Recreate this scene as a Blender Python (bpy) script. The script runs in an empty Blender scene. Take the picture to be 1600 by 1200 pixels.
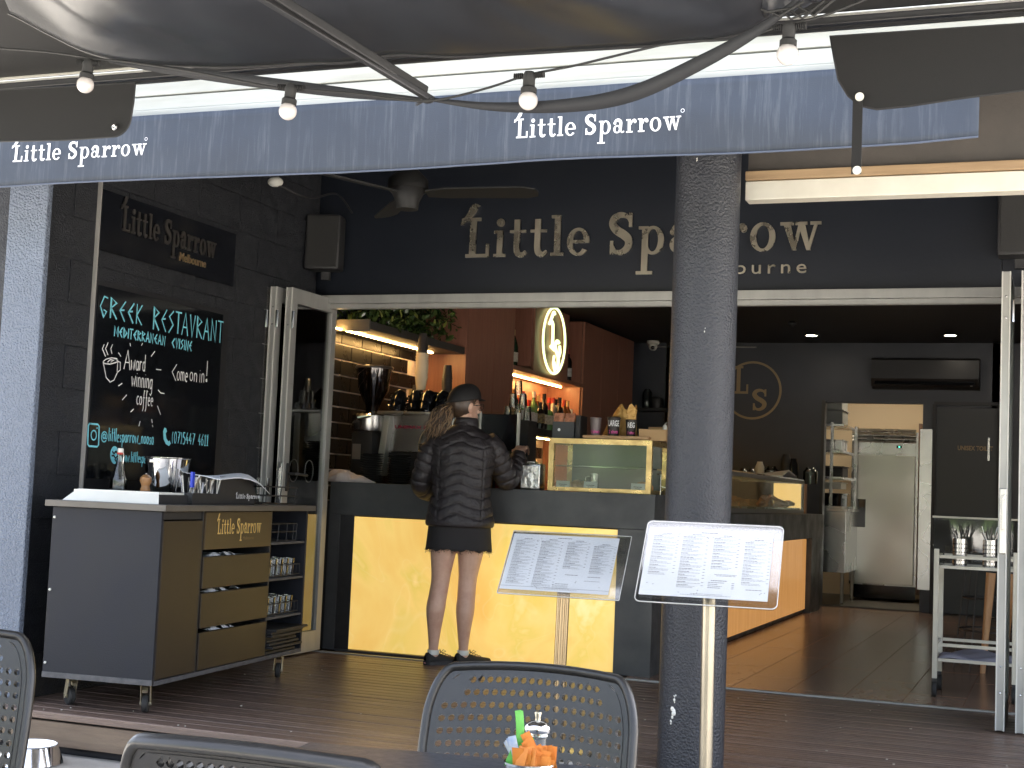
import bpy, bmesh, math, random
from mathutils import Vector, Matrix, noise as mnoise
import numpy as np
PI = math.pi
random.seed(7)
scn = bpy.context.scene
COL = scn.collection

# ------------------------------------------------------------------ camera
F_PX, YAW, PITCH, ROLL = 2212.65, .369524, .075937, .041907
EYE = Vector((0, 0, 1.0))
Fw = Vector((-math.sin(YAW)*math.cos(PITCH), math.cos(YAW)*math.cos(PITCH), math.sin(PITCH)))
R0 = Vector((math.cos(YAW), math.sin(YAW), 0)); U0 = R0.cross(Fw)
Rt = R0*math.cos(ROLL)+U0*math.sin(ROLL); Up = U0*math.cos(ROLL)-R0*math.sin(ROLL)
cd = bpy.data.cameras.new('camera'); cam = bpy.data.objects.new('camera', cd); COL.objects.link(cam)
cd.sensor_width = 36; cd.lens = 36*F_PX/1600; cd.clip_start = .05; cd.clip_end = 500
cam.matrix_world = Matrix(((Rt.x, Up.x, -Fw.x, 0), (Rt.y, Up.y, -Fw.y, 0), (Rt.z, Up.z, -Fw.z, 1.0), (0, 0, 0, 1)))
cd.dof.use_dof = False
scn.camera = cam

# ------------------------------------------------------------------ sky, sun, exposure
SUN_EL, SUN_AZ = math.radians(60), math.radians(14)      # azimuth clockwise from +Y (into the cafe)
w = bpy.data.worlds.new('World'); scn.world = w; w.use_nodes = True
nt = w.node_tree; nt.nodes.clear()
sky = nt.nodes.new('ShaderNodeTexSky'); sky.sky_type = 'NISHITA'; sky.sun_disc = False
sky.sun_elevation = SUN_EL; sky.sun_rotation = SUN_AZ; sky.dust_density = 5.0; sky.ozone_density = .35; sky.air_density = .8
bg = nt.nodes.new('ShaderNodeBackground'); bg.inputs[1].default_value = .15
wo = nt.nodes.new('ShaderNodeOutputWorld')
hs = nt.nodes.new('ShaderNodeHueSaturation'); hs.inputs['Saturation'].default_value = .6   # the camera's white balance for shade
nt.links.new(sky.outputs[0], hs.inputs['Color']); nt.links.new(hs.outputs[0], bg.inputs[0]); nt.links.new(bg.outputs[0], wo.inputs[0])
sl = bpy.data.lights.new('sun', 'SUN'); sl.energy = 4.0; sl.angle = math.radians(.6); sl.color = (1, .95, .87)
so = bpy.data.objects.new('sun', sl); COL.objects.link(so)
sd = Vector((math.sin(SUN_AZ)*math.cos(SUN_EL), math.cos(SUN_AZ)*math.cos(SUN_EL), math.sin(SUN_EL)))
so.rotation_euler = sd.to_track_quat('Z', 'Y').to_euler(); so.location = (0, -5, 8)
vs = scn.view_settings
vs.view_transform = 'Standard'; vs.look = 'None'; vs.gamma = 1; vs.use_curve_mapping = False; vs.exposure = 3.0
scn.cycles.max_bounces = 8; scn.cycles.transparent_max_bounces = 16; scn.cycles.caustics_reflective = False
scn.cycles.caustics_refractive = False; scn.cycles.sample_clamp_indirect = 6
scn.cycles.use_denoising = True

# ------------------------------------------------------------------ helpers
def at(px, py, x=None, y=None, z=None):
    """the point of the axis plane x=, y= or z= that a line of sight meets"""
    d = Fw + Rt*((px-800)/F_PX) - Up*((py-600)/F_PX)
    if x is not None: t = (x-EYE.x)/d.x
    elif y is not None: t = (y-EYE.y)/d.y
    else: t = (z-EYE.z)/d.z
    return EYE + d*t

def lin(c):
    return tuple(c)

MATS = {}
def mat(name, col, rough=.5, metal=0., col2=None, nscale=8., bump=0., bscale=60., spec=.5, emit=None, estr=0.,
        stretch=(1, 1, 1), rvar=0., coat=0., bdist=.01, bdetail=3, detail=4, grain=0., alpha=1., trans=0., sheen=0.):
    if name in MATS: return MATS[name]
    m = bpy.data.materials.new(name); m.use_nodes = True; MATS[name] = m
    n = m.node_tree.nodes; l = m.node_tree.links; b = n['Principled BSDF']
    b.inputs['Base Color'].default_value = (*col, 1); b.inputs['Roughness'].default_value = rough
    b.inputs['Metallic'].default_value = metal; b.inputs['Specular IOR Level'].default_value = spec
    b.inputs['Coat Weight'].default_value = coat
    if trans: b.inputs['Transmission Weight'].default_value = trans
    if sheen: b.inputs['Sheen Weight'].default_value = sheen
    if emit:
        b.inputs['Emission Color'].default_value = (*emit, 1); b.inputs['Emission Strength'].default_value = estr
    tc = n.new('ShaderNodeTexCoord'); mp = n.new('ShaderNodeMapping'); mp.inputs['Scale'].default_value = stretch
    l.new(tc.outputs['Object'], mp.inputs[0])
    if col2 is not None or rvar:
        nz = n.new('ShaderNodeTexNoise'); nz.inputs['Scale'].default_value = nscale; nz.inputs['Detail'].default_value = detail
        nz.inputs['Roughness'].default_value = .6
        l.new(mp.outputs[0], nz.inputs[0])
        cr = n.new('ShaderNodeMapRange'); cr.inputs[1].default_value = .35; cr.inputs[2].default_value = .68
        l.new(nz.outputs[0], cr.inputs[0])
        if col2 is not None:
            mx = n.new('ShaderNodeMix'); mx.data_type = 'RGBA'
            mx.inputs[6].default_value = (*col, 1); mx.inputs[7].default_value = (*col2, 1)
            l.new(cr.outputs[0], mx.inputs[0]); l.new(mx.outputs[2], b.inputs['Base Color'])
        if rvar:
            r2 = n.new('ShaderNodeMapRange'); r2.inputs[3].default_value = max(.02, rough-rvar); r2.inputs[4].default_value = min(1, rough+rvar)
            l.new(cr.outputs[0], r2.inputs[0]); l.new(r2.outputs[0], b.inputs['Roughness'])
    if bump:
        nb = n.new('ShaderNodeTexNoise'); nb.inputs['Scale'].default_value = bscale; nb.inputs['Detail'].default_value = bdetail
        l.new(mp.outputs[0], nb.inputs[0])
        bp = n.new('ShaderNodeBump'); bp.inputs['Strength'].default_value = bump; bp.inputs['Distance'].default_value = bdist
        l.new(nb.outputs[0], bp.inputs['Height']); l.new(bp.outputs[0], b.inputs['Normal'])
    return m

def glass(name, tint=(1, 1, 1), refl=1., rough=.02, film=0.):
    if name in MATS: return MATS[name]
    m = bpy.data.materials.new(name); m.use_nodes = True; MATS[name] = m
    n = m.node_tree.nodes; l = m.node_tree.links; n.clear()
    o = n.new('ShaderNodeOutputMaterial'); t = n.new('ShaderNodeBsdfTransparent'); t.inputs[0].default_value = (*tint, 1)
    g = n.new('ShaderNodeBsdfGlossy'); g.inputs['Roughness'].default_value = rough
    f = n.new('ShaderNodeFresnel'); f.inputs[0].default_value = 1.5
    mm = n.new('ShaderNodeMath'); mm.operation = 'MULTIPLY_ADD'; mm.inputs[1].default_value = refl; mm.inputs[2].default_value = film; mm.use_clamp = True
    x = n.new('ShaderNodeMixShader'); l.new(f.outputs[0], mm.inputs[0]); l.new(mm.outputs[0], x.inputs[0])
    l.new(t.outputs[0], x.inputs[1]); l.new(g.outputs[0], x.inputs[2]); l.new(x.outputs[0], o.inputs[0])
    return m

def wmat(o):
    M = o.matrix_basis.copy(); p = o.parent
    while p: M = p.matrix_basis @ M; p = p.parent
    return M

class MB:
    """collects primitives into one mesh"""
    def __init__(s): s.b = bmesh.new()
    def box(s, c, d, rot=None, bev=0., M=None):
        r = bmesh.ops.create_cube(s.b, size=1)['verts']
        T = Matrix.Diagonal((*d, 1))
        if rot is not None: T = (rot.to_4x4() if hasattr(rot, 'to_4x4') else rot) @ T
        T = Matrix.Translation(c) @ T
        if M is not None: T = M @ T
        bmesh.ops.transform(s.b, matrix=T, verts=r)
        if bev:
            es = list({e for v in r for e in v.link_edges})
            bmesh.ops.bevel(s.b, geom=es, offset=bev, segments=2, affect='EDGES', profile=.6)
        return s
    def cyl(s, p0, p1, r0, r1=None, seg=16, cap=True):
        return s.tube([p0, p1], [r0, r0 if r1 is None else r1], seg, cap=cap)
    def tube(s, pts, r, seg=8, closed=False, cap=True, flat=1., up=None):
        pts = [Vector(p) for p in pts]; n = len(pts)
        if not hasattr(r, '__len__'): r = [r]*n
        rings = []; prev = None
        for i, p in enumerate(pts):
            a = pts[(i-1) % n] if (closed or i > 0) else p; c = pts[(i+1) % n] if (closed or i < n-1) else p
            t = (c-a)
            if t.length < 1e-9: t = Vector((0, 0, 1))
            t.normalize()
            if prev is None:
                u = Vector(up) if up is not None else (Vector((0, 0, 1)) if abs(t.z) < .9 else Vector((1, 0, 0)))
            else: u = prev
            u = (u - t*u.dot(t))
            if u.length < 1e-6: u = t.orthogonal()
            u.normalize(); v = t.cross(u); prev = u
            rings.append([s.b.verts.new(p + (u*math.cos(2*PI*k/seg)*flat + v*math.sin(2*PI*k/seg))*r[i]) for k in range(seg)])
        m = n if closed else n-1
        for i in range(m):
            A, B = rings[i], rings[(i+1) % n]
            for k in range(seg):
                s.b.faces.new((A[k], A[(k+1) % seg], B[(k+1) % seg], B[k]))
        if cap and not closed:
            s.b.faces.new(rings[0][::-1]); s.b.faces.new(rings[-1])
        return s
    def lathe(s, prof, c=(0, 0, 0), seg=24, sx=1., sy=1., M=None, cap=True):
        c = Vector(c); rings = []
        for r, z in prof:
            ring = [Vector((max(r, 1e-4)*math.cos(2*PI*k/seg)*sx, max(r, 1e-4)*math.sin(2*PI*k/seg)*sy, z)) for k in range(seg)]
            rings.append([s.b.verts.new(((M @ q) if M is not None else q)+c) for q in ring])
        for A, B in zip(rings, rings[1:]):
            for k in range(seg): s.b.faces.new((A[k], A[(k+1) % seg], B[(k+1) % seg], B[k]))
        if cap:
            s.b.faces.new(rings[0][::-1]); s.b.faces.new(rings[-1])
        return s
    def poly(s, pts):
        s.b.faces.new([s.b.verts.new(p) for p in pts]); return s
    def prism(s, pts, ext):
        """closed outline (3D points) extruded by vector ext"""
        ext = Vector(ext); n = len(pts)
        A = [s.b.verts.new(Vector(p)) for p in pts]; B = [s.b.verts.new(Vector(p)+ext) for p in pts]
        s.b.faces.new(A); s.b.faces.new(B[::-1])
        for k in range(n): s.b.faces.new((A[k], B[k], B[(k+1) % n], A[(k+1) % n]))
        return s
    def grid(s, fn, nu, nv, closed_u=False):
        V = [[s.b.verts.new(fn(i/nu, j/nv)) for j in range(nv+1)] for i in range(nu+(0 if closed_u else 1))]
        L = len(V)
        for i in range(nu):
            for j in range(nv):
                s.b.faces.new((V[i][j], V[(i+1) % L][j], V[(i+1) % L][j+1], V[i][j+1]))
        return s
    def ball(s, c, r, seg=16, sc=(1, 1, 1), M=None):
        T = Matrix.Translation(c) @ (M if M is not None else Matrix.Identity(4)) @ Matrix.Diagonal((r*sc[0], r*sc[1], r*sc[2], 1))
        bmesh.ops.create_uvsphere(s.b, u_segments=seg, v_segments=max(6, seg*2//3), radius=1, matrix=T); return s
    def done(s, name, m, parent=None, smooth=False, solid=0., world=True, label=None):
        bmesh.ops.recalc_face_normals(s.b, faces=s.b.faces)
        me = bpy.data.meshes.new(name); s.b.to_mesh(me); s.b.free()
        o = bpy.data.objects.new(name, me); COL.objects.link(o)
        for q in (m if isinstance(m, (list, tuple)) else [m]): me.materials.append(q)
        if parent is not None:
            if world: me.transform(wmat(parent).inverted())
            o.parent = parent
        if smooth:
            me.shade_smooth()
            if smooth != 2: me.set_sharp_from_angle(angle=math.radians(40))
        if solid:
            md = o.modifiers.new('solid', 'SOLIDIFY'); md.thickness = solid; md.offset = 0
        if label: o['label'] = label
        return o

def tag(o, label=None, cat=None, group=None, kind=None):
    if label: o['label'] = label
    if cat: o['category'] = cat
    if group: o['group'] = group
    if kind: o['kind'] = kind
    return o
def thing(name, label, cat, loc=(0, 0, 0), rz=0., group=None):
    o = bpy.data.objects.new(name, None); COL.objects.link(o); o.empty_display_size = .1
    o.location = loc; o.rotation_euler = (0, 0, rz); return tag(o, label, cat, group)
KIDS = {}
def dup(root, loc, rz=None, label=None, group=None):
    def cp(o, par):
        c = o.copy(); COL.objects.link(c)
        if par is not None: c.parent = par
        for ch in [q for q in list(bpy.data.objects) if q.parent == o]: cp(ch, c)
        return c
    r = cp(root, None); r.location = loc
    if rz is not None: r.rotation_euler = (0, 0, rz)
    if label: r['label'] = label
    if group: r['group'] = group
    return r
def struct(name, mb, m, parent=None, **k):
    o = mb.done(name, m, parent, **k)
    if parent is None: o['kind'] = 'structure'
    return o

# ---- slab-serif lettering (cap height 1)
def spl(P, n=6):
    """Catmull-Rom through points"""
    out = []; P = [P[0]]+list(P)+[P[-1]]
    for i in range(1, len(P)-2):
        for k in range(n):
            t = k/n
            out.append(tuple(.5*((2*b)+(-a+c)*t+(2*a-5*b+4*c-d)*t*t+(-a+3*b-3*c+d)*t**3) for a, b, c, d in zip(P[i-1], P[i], P[i+1], P[i+2])))
    out.append(tuple(P[-2])); return out
def stroke(P, wd):
    n = len(P); L = []; Rr = []
    for i, (x, y) in enumerate(P):
        a = P[max(i-1, 0)]; c = P[min(i+1, n-1)]; dx, dy = c[0]-a[0], c[1]-a[1]; q = math.hypot(dx, dy) or 1
        ww = (wd[i] if hasattr(wd, '__len__') else wd)/2
        L.append((x-dy/q*ww, y+dx/q*ww)); Rr.append((x+dy/q*ww, y-dx/q*ww))
    return [[L[i], L[i+1], Rr[i+1], Rr[i]] for i in range(n-1)]
def ringq(cx, cy, rx, ry, tx, ty, a0=0, a1=360, n=28):
    A = [math.radians(a0+(a1-a0)*k/n) for k in range(n+1)]
    O = [(cx+rx*math.cos(a), cy+ry*math.sin(a)) for a in A]; I = [(cx+(rx-tx)*math.cos(a), cy+(ry-ty)*math.sin(a)) for a in A]
    return [[O[k], O[k+1], I[k+1], I[k]] for k in range(n)]
def rc(x0, y0, x1, y1): return [[(x0, y0), (x1, y0), (x1, y1), (x0, y1)]]
def disc(cx, cy, r, n=14): return [[(cx+r*math.cos(2*PI*k/n), cy+r*math.sin(2*PI*k/n)) for k in range(n)]]
def wds(P, f): return [f(i/(len(P)-1)) for i in range(len(P))]
_S = spl([(.6, .76), (.52, .9), (.34, .955), (.17, .88), (.13, .73), (.24, .58), (.42, .47), (.55, .34), (.53, .17), (.38, .05), (.2, .07), (.1, .24)], 5)
_t = spl([(.2, .92), (.2, .5), (.2, .2), (.25, .07), (.36, .04), (.46, .12)], 4)
_a = spl([(.07, .48), (.15, .61), (.3, .64), (.42, .55), (.43, .35), (.43, .14), (.5, .04), (.62, .08)], 4)
_r = spl([(.25, .4), (.33, .55), (.45, .62), (.53, .56)], 4)
SLAB = {
 'L': (.72, [rc(.1, 0, .28, 1), rc(0, .92, .4, 1), rc(0, 0, .66, .085), rc(.57, .02, .66, .34)]),
 'i': (.37, [rc(.09, 0, .25, .66), rc(0, .59, .2, .66), rc(0, 0, .34, .075), disc(.17, .86, .105)]),
 't': (.5, [stroke(_t, wds(_t, lambda t: .16 if t < .6 else .16-.2*(t-.6))), rc(0, .59, .44, .66)]),
 'l': (.37, [rc(.09, 0, .25, 1), rc(0, .93, .2, 1), rc(0, 0, .34, .075)]),
 'e': (.64, [ringq(.3, .33, .3, .345, .15, .07, 2, 322), rc(.1, .3, .59, .37)]),
 'S': (.74, [stroke(_S, wds(_S, lambda t: .085+.13*math.sin(PI*t)**1.5)), rc(.55, .66, .63, 1.0), rc(.07, 0, .15, .33)]),
 'p': (.72, [rc(.09, -.5, .25, .66), rc(0, .59, .2, .66), rc(-.04, -.5, .38, -.42), ringq(.37, .32, .29, .345, .15, .07, -150, 150)]),
 'a': (.66, [stroke(_a, wds(_a, lambda t: .08+.09*math.sin(PI*min(1, t*1.3)))), ringq(.235, .2, .215, .205, .12, .065), disc(.1, .5, .08)]),
 'r': (.58, [rc(.09, 0, .25, .66), rc(0, .59, .2, .66), rc(0, 0, .36, .075), stroke(_r, .09), disc(.49, .53, .085)]),
 'o': (.68, [ringq(.31, .33, .31, .345, .15, .07)]),
 'w': (.98, [[[(.05, .62), (.22, .62), (.38, 0), (.28, 0)]], [[(.42, .62), (.5, .62), (.36, 0), (.28, 0)]], [[(.4, .62), (.57, .62), (.72, 0), (.62, 0)]], [[(.8, .62), (.88, .62), (.7, 0), (.62, 0)]],
               rc(-.02, .59, .3, .66), rc(.34, .59, .63, .66), rc(.7, .59, .96, .66)]),
 ' ': (.3, []),
}
BIRD = [(-.2, -.02), (-.1, .02), (0, .16), (.06, .3), (.16, .42), (.26, .45), (.34, .43), (.43, .38), (.34, .34), (.32, .26), (.27, .16), (.17, .06), (.1, .0), (.04, -.02), (-.04, -.12), (-.16, -.22), (-.24, -.22), (-.22, -.14)]
GLY = {}
def slab_quads(txt, bird=True, spacing=.07):
    out = []; x = 0.; k = 0; GLY.clear()
    for ci, ch in enumerate(txt):
        adv, prims = SLAB[ch]
        for p in prims:
            for q in p: out.append((k, [(x+a, b) for a, b in q]))
            GLY[k] = ci; k += 1
        x += adv+spacing
    if bird:
        out.append((k, [(a*.8+.02, b*.8+1.0) for a, b in BIRD])); GLY[k] = 'bird'
    return out, x
def lettering(quads, org, ux, uz, nrm, size, ext=.0, eps=.00015, mb=None, sx=1.):
    """lays lettering quads on a plane; each stroke a hair further out so that no two overlap in one plane"""
    mb = mb or MB(); org, ux, uz, nrm = map(Vector, (org, ux, uz, nrm))
    for k, q in quads:
        P = [org+ux*(a*size*sx)+uz*(b*size)+nrm*(eps*(k % 9)+(ext if ext else .0)) for a, b in q]
        if ext: mb.prism(P, -nrm*(ext+eps*(k % 9)))
        else: mb.poly(P)
    return mb
def word(txt, size, org, ux, uz, nrm, ext=0., bold=0., align='LEFT', sx=1., track=1.):
    """a word in the built-in typeface as mesh added to an MB"""
    cu = bpy.data.curves.new('t', 'FONT'); cu.body = txt; cu.size = size; cu.align_x = align; cu.extrude = ext/2; cu.offset = bold; cu.resolution_u = 3; cu.space_character = track
    ob = bpy.data.objects.new('t', cu); COL.objects.link(ob)
    dg = bpy.context.evaluated_depsgraph_get(); me = bpy.data.meshes.new_from_object(ob.evaluated_get(dg))
    ux, uz, nrm = map(Vector, (ux, uz, nrm)); M = Matrix(((ux.x*sx, uz.x, nrm.x, org[0]), (ux.y*sx, uz.y, nrm.y, org[1]), (ux.z*sx, uz.z, nrm.z, org[2]), (0, 0, 0, 1)))
    me.transform(M); bpy.data.objects.remove(ob); bpy.data.curves.remove(cu)
    mb = MB(); mb.b.from_mesh(me); bpy.data.meshes.remove(me); return mb
# ---- one-stroke hand lettering
def _c(cx, cy, rx, ry, a0, a1, n=8): return [(cx+rx*math.cos(math.radians(a0+(a1-a0)*k/n)), cy+ry*math.sin(math.radians(a0+(a1-a0)*k/n))) for k in range(n+1)]
HAND = {
 'G': (.8, [[(.7, .95), (.35, 1), (.05, .5), (.4, 0), (.62, .3), (.35, .35)]]),
 'R': (.75, [[(.1, 0), (.1, 1), (.6, .78), (.12, .5), (.7, 0)]]),
 'E': (.7, [[(.6, 1), (.1, .5), (.6, 0)], [(.1, .5), (.5, .55)]]),
 'K': (.7, [[(.12, 0), (.12, 1)], [(.6, 1), (.12, .45), (.65, 0)]]),
 'S': (.65, [[(.55, 1), (.1, .72), (.55, .38), (.1, 0)]]),
 'T': (.7, [[(0, 1), (.7, 1)], [(.35, 1), (.35, 0)]]),
 'A': (.75, [[(.02, 0), (.36, 1), (.7, 0)], [(.15, .38), (.58, .38)]]),
 'U': (.7, [[(.05, 1), (.34, 0), (.62, 1)]]),
 'N': (.75, [[(.08, 0), (.08, 1), (.62, 0), (.62, 1)]]),
 'M': (.85, [[(.06, 0), (.1, 1), (.4, .3), (.7, 1), (.76, 0)]]),
 'D': (.75, [[(.1, 0), (.1, 1), (.65, .5), (.1, 0)]]),
 'I': (.25, [[(.12, 0), (.12, 1)]]),
 'C': (.7, [[(.6, .95), (.1, .5), (.6, .02)]]),
 'w': (.7, [[(.02, .55), (.18, 0), (.34, .45), (.5, 0), (.66, .6)]]),
 'a': (.5, [_c(.22, .27, .19, .27, 40, 360, 10), [(.41, .55), (.41, .05), (.46, 0)]]),
 'r': (.38, [[(.05, .55), (.05, 0)], _c(.22, .35, .16, .2, 180, 40, 5)]),
 'd': (.5, [_c(.22, .27, .19, .27, 40, 360, 10), [(.41, 1), (.41, 0)]]),
 'i': (.2, [[(.08, .55), (.08, 0)], [(.08, .75), (.09, .72)]]),
 'n': (.48, [[(.05, .55), (.05, 0)], _c(.22, .33, .17, .22, 180, 0, 6)+[(.39, 0)]]),
 'g': (.5, [_c(.22, .27, .19, .27, 40, 360, 10), [(.41, .55), (.41, -.25), (.25, -.4), (.06, -.3)]]),
 'c': (.42, [_c(.23, .28, .2, .27, 50, 310, 8)]),
 'o': (.5, [_c(.23, .28, .2, .27, 0, 360, 10)]),
 'f': (.38, [[(.36, .92), (.22, .98), (.16, .7), (.16, -.2), (.05, -.4)], [(.02, .5), (.32, .5)]]),
 'e': (.45, [[(.05, .3), (.4, .33)]+_c(.22, .28, .18, .27, 20, 310, 8)]),
 'm': (.72, [[(.05, .55), (.05, 0)], _c(.2, .33, .14, .22, 180, 0, 5)+[(.34, 0)], _c(.48, .33, .14, .22, 180, 0, 5)+[(.62, 0)]]),
 'l': (.2, [[(.08, 1), (.08, 0)]]),
 't': (.34, [[(.15, .95), (.15, .05), (.26, 0)], [(.02, .62), (.3, .62)]]),
 's': (.4, [[(.34, .5), (.12, .5), (.08, .38), (.32, .18), (.28, .03), (.04, .03)]]),
 'p': (.48, [[(.06, .55), (.06, -.42)], _c(.23, .28, .18, .27, 150, -150, 9)]),
 'u': (.48, [[(.05, .55), (.05, .15), (.2, 0), (.38, .15), (.38, .55), (.38, 0)]]),
 '_': (.5, [[(.03, -.02), (.47, -.02)]]), '.': (.2, [[(.07, .02), (.1, .05)]]),
 '!': (.25, [[(.12, 1), (.12, .3)], _c(.12, .08, .04, .05, 0, 360, 5)]),
 '@': (.85, [_c(.4, .42, .15, .2, 0, 360, 8), [(.55, .6), (.56, .25)]+_c(.42, .4, .34, .45, -20, 320, 14)]),
 '(': (.3, [_c(.32, .42, .24, .6, 130, 230, 5)]), ')': (.3, [_c(-.05, .42, .24, .6, 50, -50, 5)]),
 '0': (.5, [_c(.23, .45, .19, .45, 0, 360, 10)]), '7': (.48, [[(.03, .88), (.42, .88), (.15, 0)], [(.12, .45), (.38, .47)]]),
 '5': (.48, [[(.4, .9), (.1, .9), (.08, .55)]+_c(.2, .28, .2, .28, 90, -130, 7)]), '4': (.5, [[(.28, .9), (.04, .3), (.46, .3)], [(.34, .55), (.34, 0)]]),
 '6': (.48, [[(.36, .92), (.1, .5)]+_c(.23, .25, .17, .25, 150, 510, 10)]), '1': (.34, [[(.05, .7), (.2, .9), (.2, 0)], [(.04, 0), (.34, 0)]]),
 ' ': (.45, []),
}
def ribbon(mb, pts, wd, nrm):
    nrm = Vector(nrm); P = [Vector(p) for p in pts]; n = len(P); L = []; Rr = []
    for i, p in enumerate(P):
        t = (P[min(i+1, n-1)]-P[max(i-1, 0)]).normalized(); s = t.cross(nrm).normalized()*wd/2
        if 0 < i < n-1:
            c = (P[i+1]-P[i]).normalized().dot((P[i]-P[i-1]).normalized()); s *= min(1.8, 1/max(.45, math.sqrt(max(0, (1+c)/2))))
        L.append(mb.b.verts.new(p+s)); Rr.append(mb.b.verts.new(p-s))
    for i in range(n-1): mb.b.faces.new((L[i], L[i+1], Rr[i+1], Rr[i]))
def handtext(mb, txt, org, ux, uz, nrm, wdt, hgt, wd, hand=True):
    tot = sum(HAND[c][0]+.1 for c in txt)-.1; sx = wdt/tot; x = 0; k = 0; org, ux, uz, nrm = map(Vector, (org, ux, uz, nrm))
    for c in txt:
        adv, st = HAND[c]
        for s in st:
            k += 1; j = random.uniform(-.02, .02)
            ribbon(mb, [org+ux*((x+a)*sx)+uz*((b+j)*hgt)+nrm*(.0002*(k % 7)) for a, b in s], wd*random.uniform(.85, 1.15), nrm)
        x += adv+.1
def quickmesh(name, verts, faces, m, parent=None):
    me = bpy.data.meshes.new(name); me.from_pydata(verts, [], faces); me.update(); me.materials.append(m)
    o = bpy.data.objects.new(name, me); COL.objects.link(o); o.parent = parent; return o
def blockmesh(sx, sy, sz, ch=.004):
    """one chamfered block (shared by many pieces), centred"""
    b = bmesh.new(); bmesh.ops.create_cube(b, size=1); bmesh.ops.scale(b, vec=(sx, sy, sz), verts=b.verts)
    if ch: bmesh.ops.bevel(b, geom=list(b.edges), offset=ch, segments=1, affect='EDGES')
    me = bpy.data.meshes.new('piece'); b.to_mesh(me); b.free(); return me
def pieces(name, me, m, parent, locs, rots=None, jit=0.):
    me.materials.append(m)
    for i, p in enumerate(locs):
        o = bpy.data.objects.new(name, me); COL.objects.link(o); o.parent = parent
        o.location = Vector(p)-(parent.location if parent else Vector())
        if rots: o.rotation_euler = rots[i]
        elif jit: o.rotation_euler = (random.uniform(-jit, jit), random.uniform(-jit, jit), 0)
# ================================================================== materials
M_deck = [mat('deck_wood_%d' % i, c, .36, col2=c2, nscale=5, stretch=(.35, 6, 6), bump=.2, bscale=30, detail=6, rvar=.12)
          for i, (c, c2) in enumerate([((.17, .115, .09), (.12, .085, .068)), ((.2, .138, .105), (.13, .092, .074)), ((.16, .112, .09), (.105, .076, .064)), ((.215, .15, .118), (.15, .108, .088))])]
M_riser = mat('riser_wood', (.23, .165, .11), .6, col2=(.16, .11, .075), nscale=6, stretch=(.6, 4, 6), bump=.3, bscale=90)
M_render_blue = mat('blue_grey_render', (.15, .18, .235), .75, col2=(.13, .155, .2), nscale=3, bump=1., bscale=95, bdist=.016, bdetail=2)
M_render_dark = mat('dark_render', (.01, .0115, .015), .6, col2=(.016, .018, .023), nscale=12, bump=.8, bscale=120, bdist=.01, rvar=.15)
M_navy = mat('navy_paint', (.042, .048, .062), .42, col2=(.05, .056, .07), nscale=2.5, bump=.12, bscale=140)
M_ceil = mat('charcoal_paint', (.022, .021, .022), .55, col2=(.027, .026, .026), nscale=3, bump=.1)
M_header = mat('black_panel', (.008, .011, .018), .34, col2=(.011, .014, .021), nscale=1.5, bump=.05, bscale=60)
M_black = mat('black_gloss', (.008, .009, .012), .12, rvar=.05, nscale=3)
M_matblack = mat('matt_black', (.018, .018, .019), .55, col2=(.024, .024, .025), nscale=20)
M_alu = mat('aluminium', (.42, .42, .40), .42, metal=.35, col2=(.33, .33, .315), nscale=6, rvar=.1, stretch=(1, 1, .3))
M_white = mat('white_paint', (.72, .72, .67), .4, col2=(.64, .64, .58), nscale=3)
M_cream = mat('cream_paint', (.68, .66, .57), .45, col2=(.6, .57, .48), nscale=5)
M_tanwood = mat('tan_timber', (.42, .29, .16), .6, col2=(.3, .2, .11), nscale=4, stretch=(.5, 3, 8), bump=.25, bscale=50)
M_brownboard = mat('brown_fascia', (.09, .08, .072), .7, col2=(.075, .068, .062), nscale=4, bump=.2)
M_steel = mat('stainless', (.56, .55, .53), .27, metal=1., rvar=.02, nscale=3, detail=1)
M_chrome = mat('chrome', (.75, .75, .75), .08, metal=1.)
M_gold = mat('gold_mirror', (.62, .56, .44), .3, metal=1., rvar=.06, nscale=9, bump=.05, bscale=5)
M_brass = mat('brass', (.62, .45, .2), .35, metal=.85, col2=(.5, .36, .15), nscale=18, rvar=.12)
M_goldpaint = mat('gold_paint', (.36, .27, .15), .5, metal=.1)
M_veneer = mat('red_veneer', (.3, .13, .085), .42, col2=(.24, .1, .065), nscale=9, stretch=(6, 6, .5), detail=6, bump=.05)
M_stone = mat('grey_stone', (.075, .077, .078), .42, col2=(.055, .057, .06), nscale=5, bump=.08, bscale=160, rvar=.1)
M_tile = mat('black_tile', (.005, .005, .006), .3, spec=.1, rvar=.05, nscale=4)
M_grout = mat('pale_grout', (.6, .5, .44), .8)
M_floor = [mat('floor_tile_%d' % i, c, .22, col2=c2, nscale=5, stretch=(3, .6, 1), detail=3, bump=.03)
           for i, (c, c2) in enumerate([((.31, .2, .14), (.26, .165, .115)), ((.29, .185, .13), (.25, .155, .11)), ((.33, .215, .15), (.28, .18, .127))])]
M_pave = mat('pale_paving', (.42, .4, .36), .8, col2=(.34, .32, .29), nscale=9, bump=.4, bscale=120)
M_beige = mat('beige_paint', (.62, .5, .34), .6)
M_led = mat('led_strip', (1, .8, .4), .5, emit=(1, .58, .19), estr=15)
M_neon = mat('neon_tube', (.9, .9, .6), .4, emit=(.85, 1, .45), estr=.28)
rc_ = random.Random(77); m = MB()
for k in range(60):
    m.box((rc_.uniform(-4.0, .2), 4.96+2.5*rc_.random()**1.6, .003), (rc_.uniform(.003, .009), rc_.uniform(.003, .007), .003), rot=Matrix.Rotation(rc_.uniform(0, 3), 3, 'Z'))
tag(m.done('crumbs', mat('crumb', (.5, .48, .42), .8)), 'pale crumbs and specks scattered on the timber deck', 'crumbs', kind='stuff')
M_glass = glass('clear_glass', (.93, .96, .94), 1.1, .01, .02)
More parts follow.
